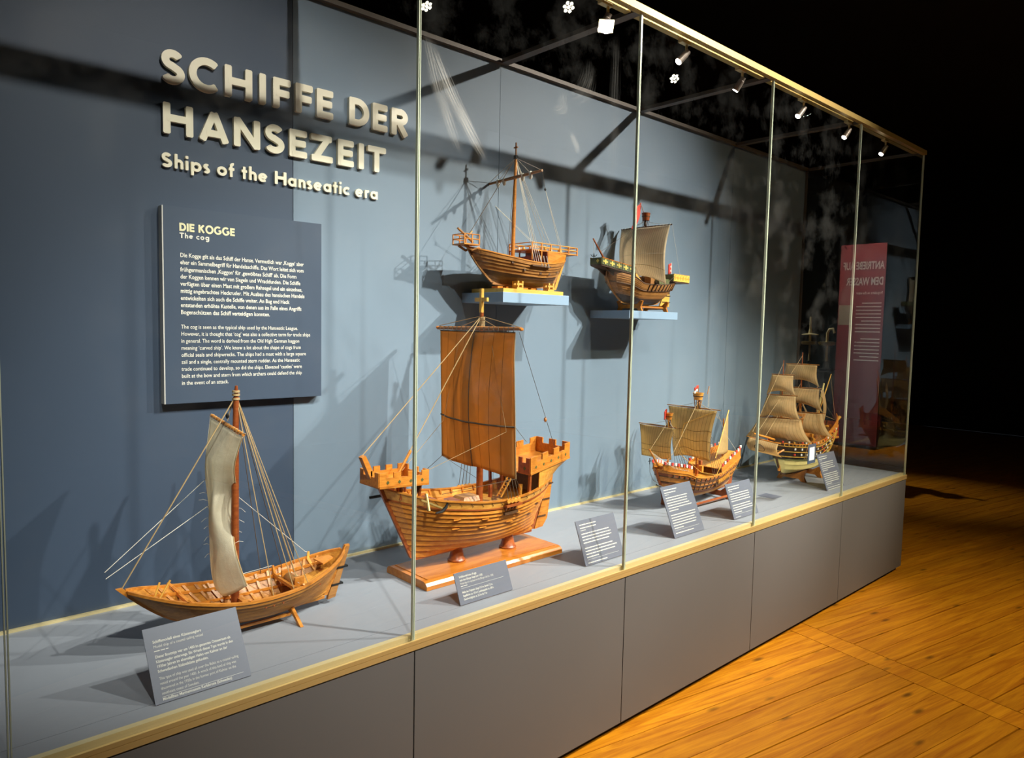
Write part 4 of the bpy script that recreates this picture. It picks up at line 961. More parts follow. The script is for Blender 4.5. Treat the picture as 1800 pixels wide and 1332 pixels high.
# ------------------------------------------------------------------ ship 3: bare-masted cog on the first shelf
def ship_shelf_cog():
    o = empty('bare_masted_cog', (2.20, 0.635, 1.745)); tag(o, 'brown cog model without sail, crossed by a slanting bare yard', 'ship model', 'ship models in the case')
    MB().box(-.17, .195, -.085, .125, .0005, .018).build('base_board', M['yellow'], o)
    H = Hull(lambda v: -0.160 - 0.135 * v - .012 * math.sin(v * 3.14), lambda v: 0.205 + 0.072 * v, lambda t: .040 + .004 * abs(2 * t - 1) ** 2,
             lambda t: smooth([(0, .182), (.2, .160), (.5, .140), (.75, .142), (1, .170)], t),
             lambda t: 0.093 * bell(t, .66, .55, 2.0, 2.6), lambda t: lerp(.44, .95, abs(2 * t - 1) ** 2.0))
    planking(o, H, [0, .14, .27, .40], .002, M['hull_dark'], 22); planking(o, H, [.40, .52, .64, .75, .86, 1.0], .0030, M['hull_brown'], 22)
    gunwale(o, H, .006, .005, M['hull'], .0, 1.0); gunwale(o, H, .004, .004, M['hull_dark'], 0, 1, v=.64, name='wale', off=.003); gunwale(o, H, .004, .004, M['hull_dark'], 0, 1, v=.86, name='wale', off=.003)
    posts(o, H, .004, M['hull_brown'], .009, extra=.06, ster=.03); decking(o, H, .78, M['hull'], .06, .94, strips=6)
    for t, v in ((.30, .80), (.42, .62), (.62, .56), (.75, .54), (.88, .60)):
        for s_ in (1, -1):
            p = H.p(t, v, s_, .003); MB().box(p.x - .006, p.x + .006, p.y - .004, p.y + .004, p.z - .004, p.z + .004).build('beam_end', M['hull_dark'], o)
    a, b = H.p(.48, .86, -1, .008), H.p(.70, .86, -1, .008); MB().bar(a, b, .016, .006).build('channel', M['hull_dark'], o)
    # bow platform with railing
    slab(o, [(-.348, -.04), (-.27, -.045), (-.27, .045), (-.348, .04)], .188, .193, M['hull'], 'bow_platform')
    for x, y in ((-.346, -.038), (-.346, .038), (-.308, -.042), (-.308, .042), (-.272, -.044), (-.272, .044)): MB().bar((x, y, .193), (x, y, .232), .004, .004).build('rail_post', M['hull'], o)
    for z in (.212, .231):
        rope(o, [(-.272, -.044, z), (-.346, -.038, z), (-.346, .038, z), (-.272, .044, z)], .0022, M['hull'], name='hand_rail', n=4)
    MB().tube([(-.27, 0, .205), (-.352, 0, .255)], [.006, .0045], 8).build('bowsprit', M['hull_brown'], o, sm=True)
    for s_ in (1, -1): MB().tube([(-.33, s_ * .02, .186), (-.29, s_ * .022, .170), (-.262, s_ * .03, .182), (-.25, s_ * .035, .165)], .005, 6).build('bow_knee', M['hull_brown'], o, sm=True)
    # aft cabin with railed deck
    for s_ in (1, -1): MB().hexa([(.105, s_ * .072, .135), (.235, s_ * .050, .150), (.235, s_ * .046, .150), (.105, s_ * .068, .135), (.105, s_ * .072, .194), (.235, s_ * .062, .194), (.235, s_ * .058, .194), (.105, s_ * .068, .194)]).build('cabin_side', M['hull'], o)
    MB().box(.045, .050, -.072, .072, .125, .172).build('cabin_front', M['hull_red'], o); MB().box(.10, .105, -.07, .07, .13, .192).build('cabin_front', M['hull_red'], o)
    slab(o, [(.0, -.076), (.312, -.062), (.312, .062), (.0, .076)], .192, .197, M['hull'], 'castle_floor')
    for k in range(6):
        x = .003 + k * .061
        for s_ in (1, -1): MB().bar((x, s_ * lerp(.074, .060, x / .31), .15 if k < 2 else .19), (x, s_ * lerp(.074, .060, x / .31), .226), .005, .005).build('rail_post', M['hull'], o)
    for z in (.211, .226): rope(o, [(.003, .074, z), (.003, -.074, z), (.308, -.060, z), (.308, .060, z), (.003, .074, z)], .0022, M['hull_pale'], name='hand_rail', n=4)
    random.seed(2)
    for k in range(9): MB().lathe([(.003, 0), (.006, .006), (.006, .014), (.003, .022)], (.03 + .03 * k, random.uniform(-.045, .045), .197), 8).build('deck_fitting', M['yellow'] if k % 2 else M['rope_white'], o, sm=True)
    MB().prism([(.211, .03), (.226, .03), (.290, .186), (.272, .186)], lambda a, b: (a + .006, -.004, b), lambda a, b: (a + .006, .004, b)).build('rudder', M['hull_pale'], o)
    # mast and yard
    MB().tube([(-.045, 0, .06), (-.040, 0, .35), (-.036, 0, .600)], [.0095, .0085, .0055], 12).build('mast', M['hull'], o, sm=True)
    MB().tube([(-.036, 0, .600), (-.036, 0, .655)], [.0035, .003], 8).build('topmast', M['mast'], o); MB().box(-.0385, -.0335, -.012, .012, .632, .637).build('mast_cross', M['mast'], o)
    MB().tube([(-.036, 0, .585), (-.036, 0, .600)], .010, 8).build('mast_band', M['iron'], o)
    A, Bq = Vector((-.045, .175, .498)), Vector((-.045, -.175, .510)); spar(o, A, Bq, .005, .005, mid=.0075, mat=M['hull_brown'])
    for u in (.20, .32, .66, .80):
        c = lerp(A, Bq, u); MB().lathe([(.003, -.024), (.008, -.016), (.0075, -.004), (.009, .004), (.003, .010)], (0, 0, 0), 8).build('gasket_knot', M['rope_white'], o, True, loc=c)
    top = Vector((-.036, 0, .59)); wh = M['rope_white']
    for e in (A, Bq): rope(o, [top, e], .0011, wh, name='lift'); rope(o, [top, lerp(e, (A + Bq) / 2, .4)], .0011, wh, name='lift')
    rope(o, [top, (-.30, 0, .225)], .0013, M['rope_dark'], name='forestay'); MB().tube([(-.292, 0, .232), (-.275, 0, .250)], .004, 6).build('tackle', M['rope'], o)
    for s_ in (1, -1):
        for k in range(4): e = H.p(.52 + .025 * k, .98, s_); rope(o, [top - Vector((0, 0, .01)), e], .0010, M['rope_dark'] if s_ > 0 else wh, name='shroud')
        for k in range(3): rope(o, [top - Vector((0, 0, .005)), (.13 + .012 * k, s_ * (.03 + .012 * k), .20)], .0011, wh, name='backstay')
        e = (A if s_ > 0 else Bq); q = e + Vector((.02, 0, -.075)); MB().lathe([(.002, -.007), (.005, 0), (.002, .007)], q, 8).build('block', M['iron'], o)
        rope(o, [e, q], .0008, M['rope_dark'], name='brace'); rope(o, [q, (.20, s_ * .058, .20)], .0010, wh, name='brace'); rope(o, [q, (.215, s_ * .056, .20)], .0010, wh, name='brace')
    for k in range(3): MB().bar((.045 + .02 * k, -.098, .118), (.052 + .02 * k, -.075, .170), .005, .005).build('chain_plate', M['hull_dark'], o)
    # building blocks under the hull
    for x in (-.06, .13):
        for y in (-.055, .055):
            c = empty('block_pile', (x, y, .018), parent=o)
            for lv in range(4):
                for s_ in (1, -1):
                    if lv % 2: MB().box(s_ * .013 - .004, s_ * .013 + .004, -.018, .018, lv * .009, lv * .009 + .0085).build('timber_block', M['yellow'], c)
                    else: MB().box(-.019, .019, s_ * .012 - .004, s_ * .012 + .004, lv * .009, lv * .009 + .0085).build('timber_block', M['yellow'], c)
    for k in range(5): MB().box(-.145 + .05 * k, -.115 + .05 * k, -.02, .02, .018, .029).build('keel_block', M['stand'], o)
ship_shelf_cog()

# ------------------------------------------------------------------ ship 4: grey-sailed ship on the second shelf
def ship_shelf_sail():
    o = empty('grey_sailed_ship', (3.08, 0.64, 1.694)); tag(o, 'small round-hulled ship model with grey striped sail and yellow castles', 'ship model', 'ship models in the case')
    H = Hull(lambda v: -0.165 - 0.108 * math.sin(v * 1.75), lambda v: 0.150 + 0.105 * math.sin(v * 1.57), lambda t: .040 + .010 * abs(2 * t - 1) ** 3,
             lambda t: smooth([(0, .196), (.22, .172), (.35, .140), (.7, .144), (1, .165)], t),
             lambda t: 0.098 * bell(t, .5, .45, 2.2, 3.0), lambda t: lerp(.42, .75, abs(2 * t - 1) ** 2.5))
    vs = [k / 15 for k in range(16)]
    planking(o, H, vs, .0016, [M['hull_dark']] * 4 + [M['hull_brown']] * 11, 22)
    gunwale(o, H, .006, .005, M['hull_dark'], .2, 1.0); gunwale(o, H, .0045, .0045, M['hull_dark'], .0, 1.0, v=.66, name='wale', off=.003); posts(o, H, .004, M['hull_brown'], .008, extra=.0)
    decking(o, H, .80, M['hull_brown'], .06, .96, strips=5)
    for k in range(10):
        for s_ in (1, -1):
            t = .42 + .06 * k
            if t < .98: MB().bar(H.p(t, .66, s_, .005), H.p(t, 1.0, s_, .004), .005, .005, (1, 0, 0)).build('side_rib', M['hull_dark'], o)
    MB().prism([(.16, .032), (.245, .032), (.252, .155), (.225, .155)], lambda a, b: (a + .008, -.004, b), lambda a, b: (a + .008, .004, b)).build('rudder', M['yellow'], o)
    for z in (.055, .09): MB().box(.19, .262, -.006, .006, z, z + .004).build('rudder_iron', M['iron'], o)
    def shields(x0, x1, w0, w1, z0, z1, h, n, front):
        P = [(x0, -w0, z0), (x1, -w1, z1), (x1, w1, z1), (x0, w0, z0)]; slab(o, P, -.006, 0, M['hull_dark'], 'castle_floor')
        for a, b in ((0, 1), (3, 2)):
            A, Bq = Vector(P[a]), Vector(P[b]); d = Bq - A; s_ = -1 if a == 0 else 1
            for k in range(n):
                p = A + d * ((k + .04) / n); q = A + d * ((k + .96) / n); Z = Vector((0, 0, h)); y = Vector((0, s_ * .003, 0))
                pn = MB().hexa([p - y, q - y, q + y, p + y, p - y + Z, q - y + Z, q + y + Z, p + y + Z]).build('castle_shield', M['green'] if front else M['yellow_paint'], o)
                c = (p + q) / 2 + Z * .5 + y * 1.25; w = d.length / n * .34
                mb = MB().bar(c - d.normalized() * w, c + d.normalized() * w, .0012, h * .22).bar(c - Z * .34, c + Z * .34, w * .7, .0012, (0, 1, 0)); mb.build('shield_cross', M['yellow_paint'] if front else M['hull_pale'], pn)
                MB().bar(p + Z, q + Z, .008, .004).build('shield_cap', M['stand'] if front else M['yellow'], pn)
        for a, b in ((0, 3), (1, 2)):
            A, Bq = Vector(P[a]), Vector(P[b]); MB().bar(A + Vector((0, 0, h / 2)), Bq + Vector((0, 0, h / 2)), .005, h).build('castle_wall', M['green'], o)
        if front: diamond(o, Vector(P[0]) * .7 + Vector(P[3]) * .3 + Vector((-.004, 0, h / 2)), (0, 1, 0), .009, M['yellow_paint'])
    shields(-.362, -.150, .036, .078, .222, .186, .032, 5, True)
    shields(.170, .325, .086, .080, .168, .166, .036, 6, False)
    for s_ in (1, -1): MB().prism([(-.34, .216), (-.15, .184), (-.25, .168), (-.275, .180)], lambda a, b, s_=s_: (a, s_ * .030, b), lambda a, b, s_=s_: (a, s_ * .022, b)).build('bow_bracket', M['hull_dark'], o)
    MB().bar((-.153, -.075, .105), (-.153, -.078, .19), .007, .007).build('castle_post', M['hull_dark'], o)
    MB().prism([(-.15, .19), (-.15, .165), (-.10, .140), (-.11, .16)], lambda a, b: (a, -.084, b), lambda a, b: (a, -.076, b)).build('side_rail', M['yellow'], o)
    MB().tube([(-.285, 0, .235), (-.388, 0, .345)], [.005, .0035], 8).build('bowsprit', M['hull_red'], o, sm=True)
    rope(o, [(-.386, 0, .344), (-.383, -.004, .270)], .0007, M['rope'], name='anchor_line')
    an = empty('grapnel', (-.383, -.004, .262), parent=o); MB().tube([(0, 0, .012), (0, 0, -.028)], .0016, 6).build('shank', M['iron'], an)
    for k in range(4): a = k * math.pi / 2 + .4; MB().tube([(0, 0, -.004), (.012 * math.cos(a), .012 * math.sin(a), -.002), (.015 * math.cos(a), .015 * math.sin(a), .006)], .0014, 5).build('fluke', M['iron'], an)
    mx = .020
    MB().tube([(mx, 0, .08), (mx, 0, .30), (mx + .002, 0, .50)], [.009, .008, .005], 10).build('mast', M['hull_dark'], o, sm=True)
    nest(o, mx + .006, 0, .478, .018, .022, .036, M['hull_red'])
    for k in range(6): a = k * math.pi / 3; rope(o, [(mx + .006 + .018 * math.cos(a), .018 * math.sin(a), .478), (mx + .012 * math.cos(a + .3), .012 * math.sin(a + .3), .415)], .0012, M['rope_dark'], name='futtock')
    A, Bq = Vector((mx - .012, .148, .440)), Vector((mx - .012, -.180, .440)); spar(o, A, Bq, .003, .003, mid=.005, mat=M['hull_dark'])
    def f(u, v):
        y = lerp(.142, -.172, u); k = math.sin(math.pi * min(1, v * .80 + .03))
        y = -.015 + (y + .015) * lerp(1, 1.0 - .14 * v, 1) + (.010 if u < .5 else 0) * v
        z = .437 - .275 * v + .035 * math.sin(math.pi * u) * v ** 3 - .022 * u * v ** 2
        return Vector((mx - .014 - .085 * k * (.45 + .55 * math.sin(math.pi * u)) + .03 * v, y, z))
    sail(o, f, M['sail_grey'], 24, 28, .0009)
    rope(o, [f(i / 14, .55 - .05 * (i / 14)) + Vector((-.002, 0, 0)) for i in range(15)], .0009, M['rope_white'], name='reef_line'); rope(o, [f(i / 14, .78 - .05 * math.sin(i / 14 * 3.1)) + Vector((-.002, 0, 0)) for i in range(15)], .0009, M['rope'], name='reef_line')
    for k in range(16): c = lerp(A, Bq, .03 + .94 * k / 15); MB().tube([c + Vector((-.006, 0, -.004)), c + Vector((0, .001, .006)), c + Vector((.005, .002, 0))], .0009, 4).build('robband', M['rope_white'], o)
    top = Vector((mx, 0, .475))
    for e in (A, Bq): rope(o, [top, e], .0009, M['rope_white'], name='lift', sag=.006)
    rope(o, [top, (-.33, 0, .285)], .0008, M['rope_dark'], name='forestay'); rope(o, [Bq, (.25, -.07, .21)], .0006, M['rope_white'], name='brace'); rope(o, [f(1, 1), (.20, -.085, .205)], .0009, M['rope_dark'], name='sheet')
    for s_ in (1, -1):
        for k in range(4): rope(o, [top, H.p(.50 + .04 * k, .95, s_, .004)], .0008, M['rope_dark'], name='shroud')
    # pennant hanging beside the nest, stern flag
    MB().tube([(mx - .004, -.002, .50), (mx - .050, 0, .566)], .0015, 6).build('flag_staff', M['mast'], o)
    sail(o, lambda u, v: Vector((mx - .052 - .028 * u - .018 * v + .01 * math.sin(v * 5), .004 * math.sin(v * 7) + .002, .566 - .145 * v - .03 * u * (1 - v))) + Vector((.018 * (1 - u) * (1 - v), 0, 0)), M['red'], 6, 12, .0007, 'pennant')
    MB().tube([(.228, -.03, .16), (.228, -.03, .272)], .0018, 6).build('flag_staff', M['white'], o)
    fl = flag(o, (.226, -.03, .268), .032, .055, M['red'], .008)
    for z in (.252, .230): MB().bar((.205, -.0375, z - .004), (.217, -.0375, z - .003), .001, .003).bar((.211, -.0375, z - .010), (.211, -.0375, z + .003), .003, .001, (0, 1, 0)).build('flag_cross', M['white'], fl)
    MB().box(.02, .055, -.05, .05, .13, .185).build('deck_house', M['hull_brown'], o); MB().box(.06, .15, -.075, -.07, .14, .175).build('awning', M['green'], o)
    for x in (-.085, .135):                            # cradle
        MB().prism([(-.082, .0005), (-.060, .0005), (-.050, .014), (.050, .014), (.060, .0005), (.082, .0005), (.072, .022), (.085, .052), (.072, .056), (.045, .034), (-.045, .034), (-.072, .056), (-.085, .052), (-.072, .022)],
                   lambda a, b, x=x: (x - .005, a, b), lambda a, b, x=x: (x + .005, a, b)).build('cradle_frame', M['stand'], o)
    MB().tube([(-.085, -.055, .022), (.135, -.055, .022)], .005, 8).build('cradle_rail', M['stand'], o, sm=True)
ship_shelf_sail()
# ------------------------------------------------------------------ square sail helper shared by the rigged ships
def square(root, x, y0, y1, z0, z1, w0, w1, belly, mat, arch=0.0, rake=0.0, lab=None, wob=0.0, br=0.0):
    """sail on a yard along Y centred between y0,y1; w0/w1 = half widths at head and foot"""
    yc = (y0 + y1) / 2
    def f(u, v):
        hw = lerp(w0, w1, v) * (1 - .06 * math.sin(math.pi * v)); s_ = 2 * u - 1
        z = lerp(z0, z1, v) + arch * (1 - s_ * s_) * v ** 2
        return Vector((x - belly * (1 - .7 * s_ * s_) * math.sin(math.pi * min(1, v * .8 + .04)) + rake * v + wob * math.sin(9 * u + 5 * v) * v + br * s_, yc - hw * s_, z))
    o = sail(root, f, mat, 16, 16, .0009, lab=lab)
    rope(root, [f(0, i / 10) for i in range(11)], .0011, M['rope'], name='bolt_rope'); rope(root, [f(1, i / 10) for i in range(11)], .0011, M['rope'], name='bolt_rope'); rope(root, [f(i / 10, 1) for i in range(11)], .0011, M['rope'], name='bolt_rope')
    spar(root, (x + .006 - br * 1.1, yc + w0 * 1.10, z0 + .004), (x + .006 + br * 1.1, yc - w0 * 1.10, z0 + .004), .0028, .0028, mid=.0045, mat=M['hull_brown'])
    return f

# ------------------------------------------------------------------ ship 5: three-masted tan-sailed ship on the deck
def ship_carrack():
    o = empty('tan_sailed_carrack', (3.36, 0.437, 0.668)); tag(o, 'orange three-masted carrack model with tan sails and round crow nests', 'ship model', 'ship models in the case')
    H = Hull(lambda v: -0.270 - 0.095 * v ** .8, lambda v: 0.300 + 0.05 * v, lambda t: .045 + .012 * abs(2 * t - 1) ** 3,
             lambda t: smooth([(0, .225), (.22, .196), (.34, .165), (.6, .165), (.8, .205), (1, .228)], t),
             lambda t: 0.108 * bell(t, .5, .5, 2.1, 2.6, .45), lambda t: lerp(.40, .70, abs(2 * t - 1) ** 2.5))
    vs = [k / 11 for k in range(12)]
    planking(o, H, vs, .0022, [M['hull_pale']] * 3 + [M['hull'] if k % 3 else M['hull_red'] for k in range(8)], 24)
    for v in (.40, .60, .80): gunwale(o, H, .005, .006, M['hull_dark'], .0, 1.0, v=v, name='wale', off=.003)
    gunwale(o, H, .007, .006, M['hull'], 0, 1); posts(o, H, .005, M['hull_red'], .009); decking(o, H, .80, M['hull_pale'], .05, .97, strips=6)
    L = []
    for i in range(11):
        p = H.p(1.0, i / 10, 1); L.append([(p.x - .003, -p.y, p.z), (p.x - .003, p.y, p.z), (p.x + .002, p.y, p.z), (p.x + .002, -p.y, p.z)])
    MB().loft(L).build('transom', M['hull'], o)
    def cas(ta, tb, h, mat, dz=0.0, ww=1.0):
        for s_ in (1, -1):
            L = []
            for i in range(9):
                p = H.p(lerp(ta, tb, i / 8), 1, s_); L.append([(p.x, p.y * ww - s_ * .003, p.z), (p.x, p.y * ww + s_ * .002, p.z), (p.x, p.y * ww * .97 + s_ * .002, p.z + h + dz * i / 8), (p.x, p.y * ww * .97 - s_ * .003, p.z + h + dz * i / 8)])
            MB().loft(L).build('castle_side', mat, o)
            for i in range(10):
                p = H.p(lerp(ta, tb, (i + .5) / 10), 1, s_); hh = h + dz * (i + .5) / 10
                MB().box(p.x - .008, p.x + .006, p.y * ww * .97 - .003, p.y * ww * .97 + .003, p.z + hh + .001, p.z + hh + .016).build('pavise', M['white'] if i % 2 else M['red'], o)
        a, b = H.p(ta, 1, 1), H.p(tb, 1, 1)
        slab(o, [(a.x, -a.y * .95, a.z), (b.x, -b.y * .95, b.z), (b.x, b.y * .95, b.z), (a.x, a.y * .95, a.z)], h * .6, h * .6 + .004, M['hull_pale'], 'castle_floor')
    cas(.02, .26, .030, M['hull']); cas(.62, .99, .030, M['hull'], .020)
    for k in range(5): p = H.p(.08 + .05 * k, .86, -1, .004); MB().tube([p, p + Vector((0, -.006, 0))], .006, 8).build('gun_port', M['hull_dark'], o)
    for k in range(12):
        for s_ in (1, -1):
            t = .30 + .055 * k; MB().bar(H.p(t, .42, s_, .005), H.p(t, .98, s_, .004), .004, .006, (1, 0, 0)).build('fender', M['hull_dark'] if k < 6 else M['hull_pale'], o)
    for k in range(8): p = H.p(.60 + .022 * k, .68, -1, .008); MB().lathe([(.004, -.012), (.006, 0), (.004, .012)], p, 8).build('deadeye', M['hull_pale'], o)
    MB().bar(H.p(.57, .52, -1, .008), H.p(.80, .52, -1, .008), .008, .016).build('channel', M['hull_dark'], o)
    MB().prism([(.300, .04), (.345, .04), (.372, .20), (.350, .20)], lambda a, b: (a + .012, -.004, b), lambda a, b: (a + .012, .004, b)).build('rudder', M['hull_red'], o)
    MB().tube([(-.345, 0, .235), (-.432, 0, .335)], [.006, .004], 8).build('bowsprit', M['hull'], o, sm=True)
    for k in range(7): rope(o, [(-.425 + .012 * k, 0, .325 - .012 * k), H.p(.10 + .02 * k, 1.1, -1)], .0006, M['rope_white'], name='gammoning')
    rope(o, [(-.43, -.005, .27), (-.43, -.008, .22), (-.405, -.012, .175), (-.375, -.02, .16)], .0012, M['rope_dark'], name='anchor_cable')
    an = empty('grapnel', (-.43, -.005, .275), parent=o); MB().bar((-.012, 0, 0), (.012, 0, 0), .003, .003).bar((0, 0, -.016), (0, 0, .016), .003, .003).build('shank', M['iron'], an)
    MB().tube([(-.40, -.03, .155), (-.355, -.05, .135)], .004, 6).build('anchor_shank', M['iron'], o)
    # masts
    for x, h, r in ((-.268, .500, .006), (.0, .565, .0085), (.255, .44, .005)):
        MB().tube([(x, 0, .08), (x, 0, h)], [r, r * .7], 10).build('mast', M['hull'], o, sm=True)
    nest(o, -.012, 0, .562, .022, .029, .034, M['hull_pale']); nest(o, -.275, 0, .474, .015, .022, .030, M['hull'])
    for cx, z, r, zz in ((-.012, .562, .022, .512), (-.275, .474, .015, .432)):
        for k in range(7): a = k * math.pi * 2 / 7; rope(o, [(cx + r * math.cos(a), r * math.sin(a), z), (cx + r * .6 * math.cos(a + .2), r * .6 * math.sin(a + .2), zz)], .0016, M['rope_dark'] if k % 2 else M['hull_pale'], name='futtock')
    sm_, sf = M['sail_tan'], M['sail_tan']
    f = square(o, -.012, .178, -.112, .512, .232, .152, .112, .050, sm_, arch=.02, rake=.02, wob=.004)
    for v in (.42, .62, .82): rope(o, [f(i / 12, v + .02 * math.sin(i)) + Vector((-.0016, 0, 0)) for i in range(13)], .0009, M['inlay'], name='reef_line')
    g = square(o, -.285, .160, -.030, .432, .268, .108, .092, .030, sf, arch=.0, rake=.01, wob=.003)
    for v in (.6, .78): rope(o, [g(i / 12, v) + Vector((-.0016, 0, 0)) for i in range(13)], .0009, M['inlay'], name='reef_line')
    # lateen mizzen
    def lt(u, v):
        a = Vector((.105, -.05, .255)).lerp(Vector((.300, .0, .475)), 1 - v); b = Vector((.305, -.005, .250)).lerp(Vector((.300, .0, .475)), 1 - v)
        return lerp(a, b, u) + Vector((0, -.020 * math.sin(math.pi * u) * v, 0))
    sail(o, lt, M['sail_tan'], 12, 16, .0009, 'lateen_sail'); spar(o, (.095, -.055, .240), (.304, 0, .485), .003, .003, name='lateen_yard', mat=M['yellow'])
    def lt2(u, v):
        return Vector((lerp(.075, .175, v) + .02 * math.sin(math.pi * u), lerp(-.110, -.055, u), lerp(.46, .25, v) - .02 * u))
    mt = Vector((-.01, 0, .55)); ft = Vector((-.27, 0, .47))
    for s_ in (1, -1):
        for k in range(6): rope(o, [mt, H.p(.50 + .03 * k, .98, s_, .006)], .0009, M['rope_dark'], name='shroud')
        for k in range(5): rope(o, [ft, H.p(.10 + .025 * k, 1.12, s_, .003)], .0009, M['rope_dark'], name='shroud')
        rope(o, [f(0 if s_ > 0 else 1, .0), (.20, s_ * .05, .36), (.30, s_ * .07, .25)], .0008, M['rope_white'], name='brace'); rope(o, [mt, f(0 if s_ > 0 else 1, 0)], .0010, M['rope_white'], name='lift', sag=.008); rope(o, [ft, g(0 if s_ > 0 else 1, 0)], .0009, M['rope_white'], name='lift', sag=.006)
    rope(o, [mt, (-.25, -.02, .30), (-.33, -.02, .25)], .0012, M['rope'], name='forestay'); rope(o, [ft, (-.425, 0, .328)], .0009, M['rope'], name='forestay'); rope(o, [mt, (.25, 0, .42)], .0009, M['rope'], name='backstay')
    rope(o, [f(1, .0) + Vector((-.01, 0, .0)), f(.45, .3) + Vector((-.02, 0, 0)), f(.3, .9) + Vector((-.05, 0, 0)), (-.16, -.13, .205), (-.02, -.135, .175), (.09, -.115, .25), f(1, 1)], .0016, M['yellow'], name='running_line')
    rope(o, [g(.05, .9) + Vector((-.006, 0, 0)), g(.95, .45) + Vector((-.006, 0, 0)), g(1, .3)], .0011, M['rope'], name='bunt_line')
    # flags
    MB().tube([(-.012, 0, .565), (-.012, 0, .640)], .0018, 6).build('flag_staff', M['mast'], o)
    fl = flag(o, (-.012, 0, .640), .045, .034, M['white'], .012); sail(fl, lambda u, v: Vector((-.012 - .045 * u, -.0012 + .006 * math.sin(u * 6), .6405 - .017 * v - .012 * u)), M['red'], 6, 3, .0009, 'flag_stripe')
    MB().tube([(-.292, 0, .475), (-.292, 0, .530)], .0015, 6).build('flag_staff', M['mast'], o); flag(o, (-.292, 0, .528), .026, .045, M['red'], .010)
    MB().tube([(.045, -.02, .59), (.058, -.02, .632)], .002, 6).build('hoist_pole', M['hull'], o)
    for dx in (.0, .008): rope(o, [(.058 + dx, -.02, .632), (.056 + dx, -.02, .52)], .0009, M['rope_white'], name='hoist_line')
    for k in range(16):
        random.seed(k); x = random.uniform(-.30, .30); MB().box(x - .008, x + .008, -.05 + random.random() * .09, -.035 + random.random() * .09, .16, .19 + random.random() * .03).build('deck_fitting', M['hull_red'] if k % 2 else M['hull_pale'], o)
    for x in (-.185, .205):
        MB().prism([(-.09, .0005), (-.070, .0005), (-.055, .012), (.055, .012), (.070, .0005), (.09, .0005), (.085, .030), (.098, .085), (.080, .080), (.03, .040), (-.03, .040), (-.080, .080), (-.098, .085), (-.085, .030)],
                   lambda a, b, x=x: (x - .007, a, b), lambda a, b, x=x: (x + .007, a, b)).build('cradle_frame', M['hull_red'], o)
    for s_ in (1, -1): MB().tube([(-.19, s_ * .078, .020), (.205, s_ * .078, .020)], .007, 10).build('cradle_rail', M['hull_red'], o, sm=True)
ship_carrack()

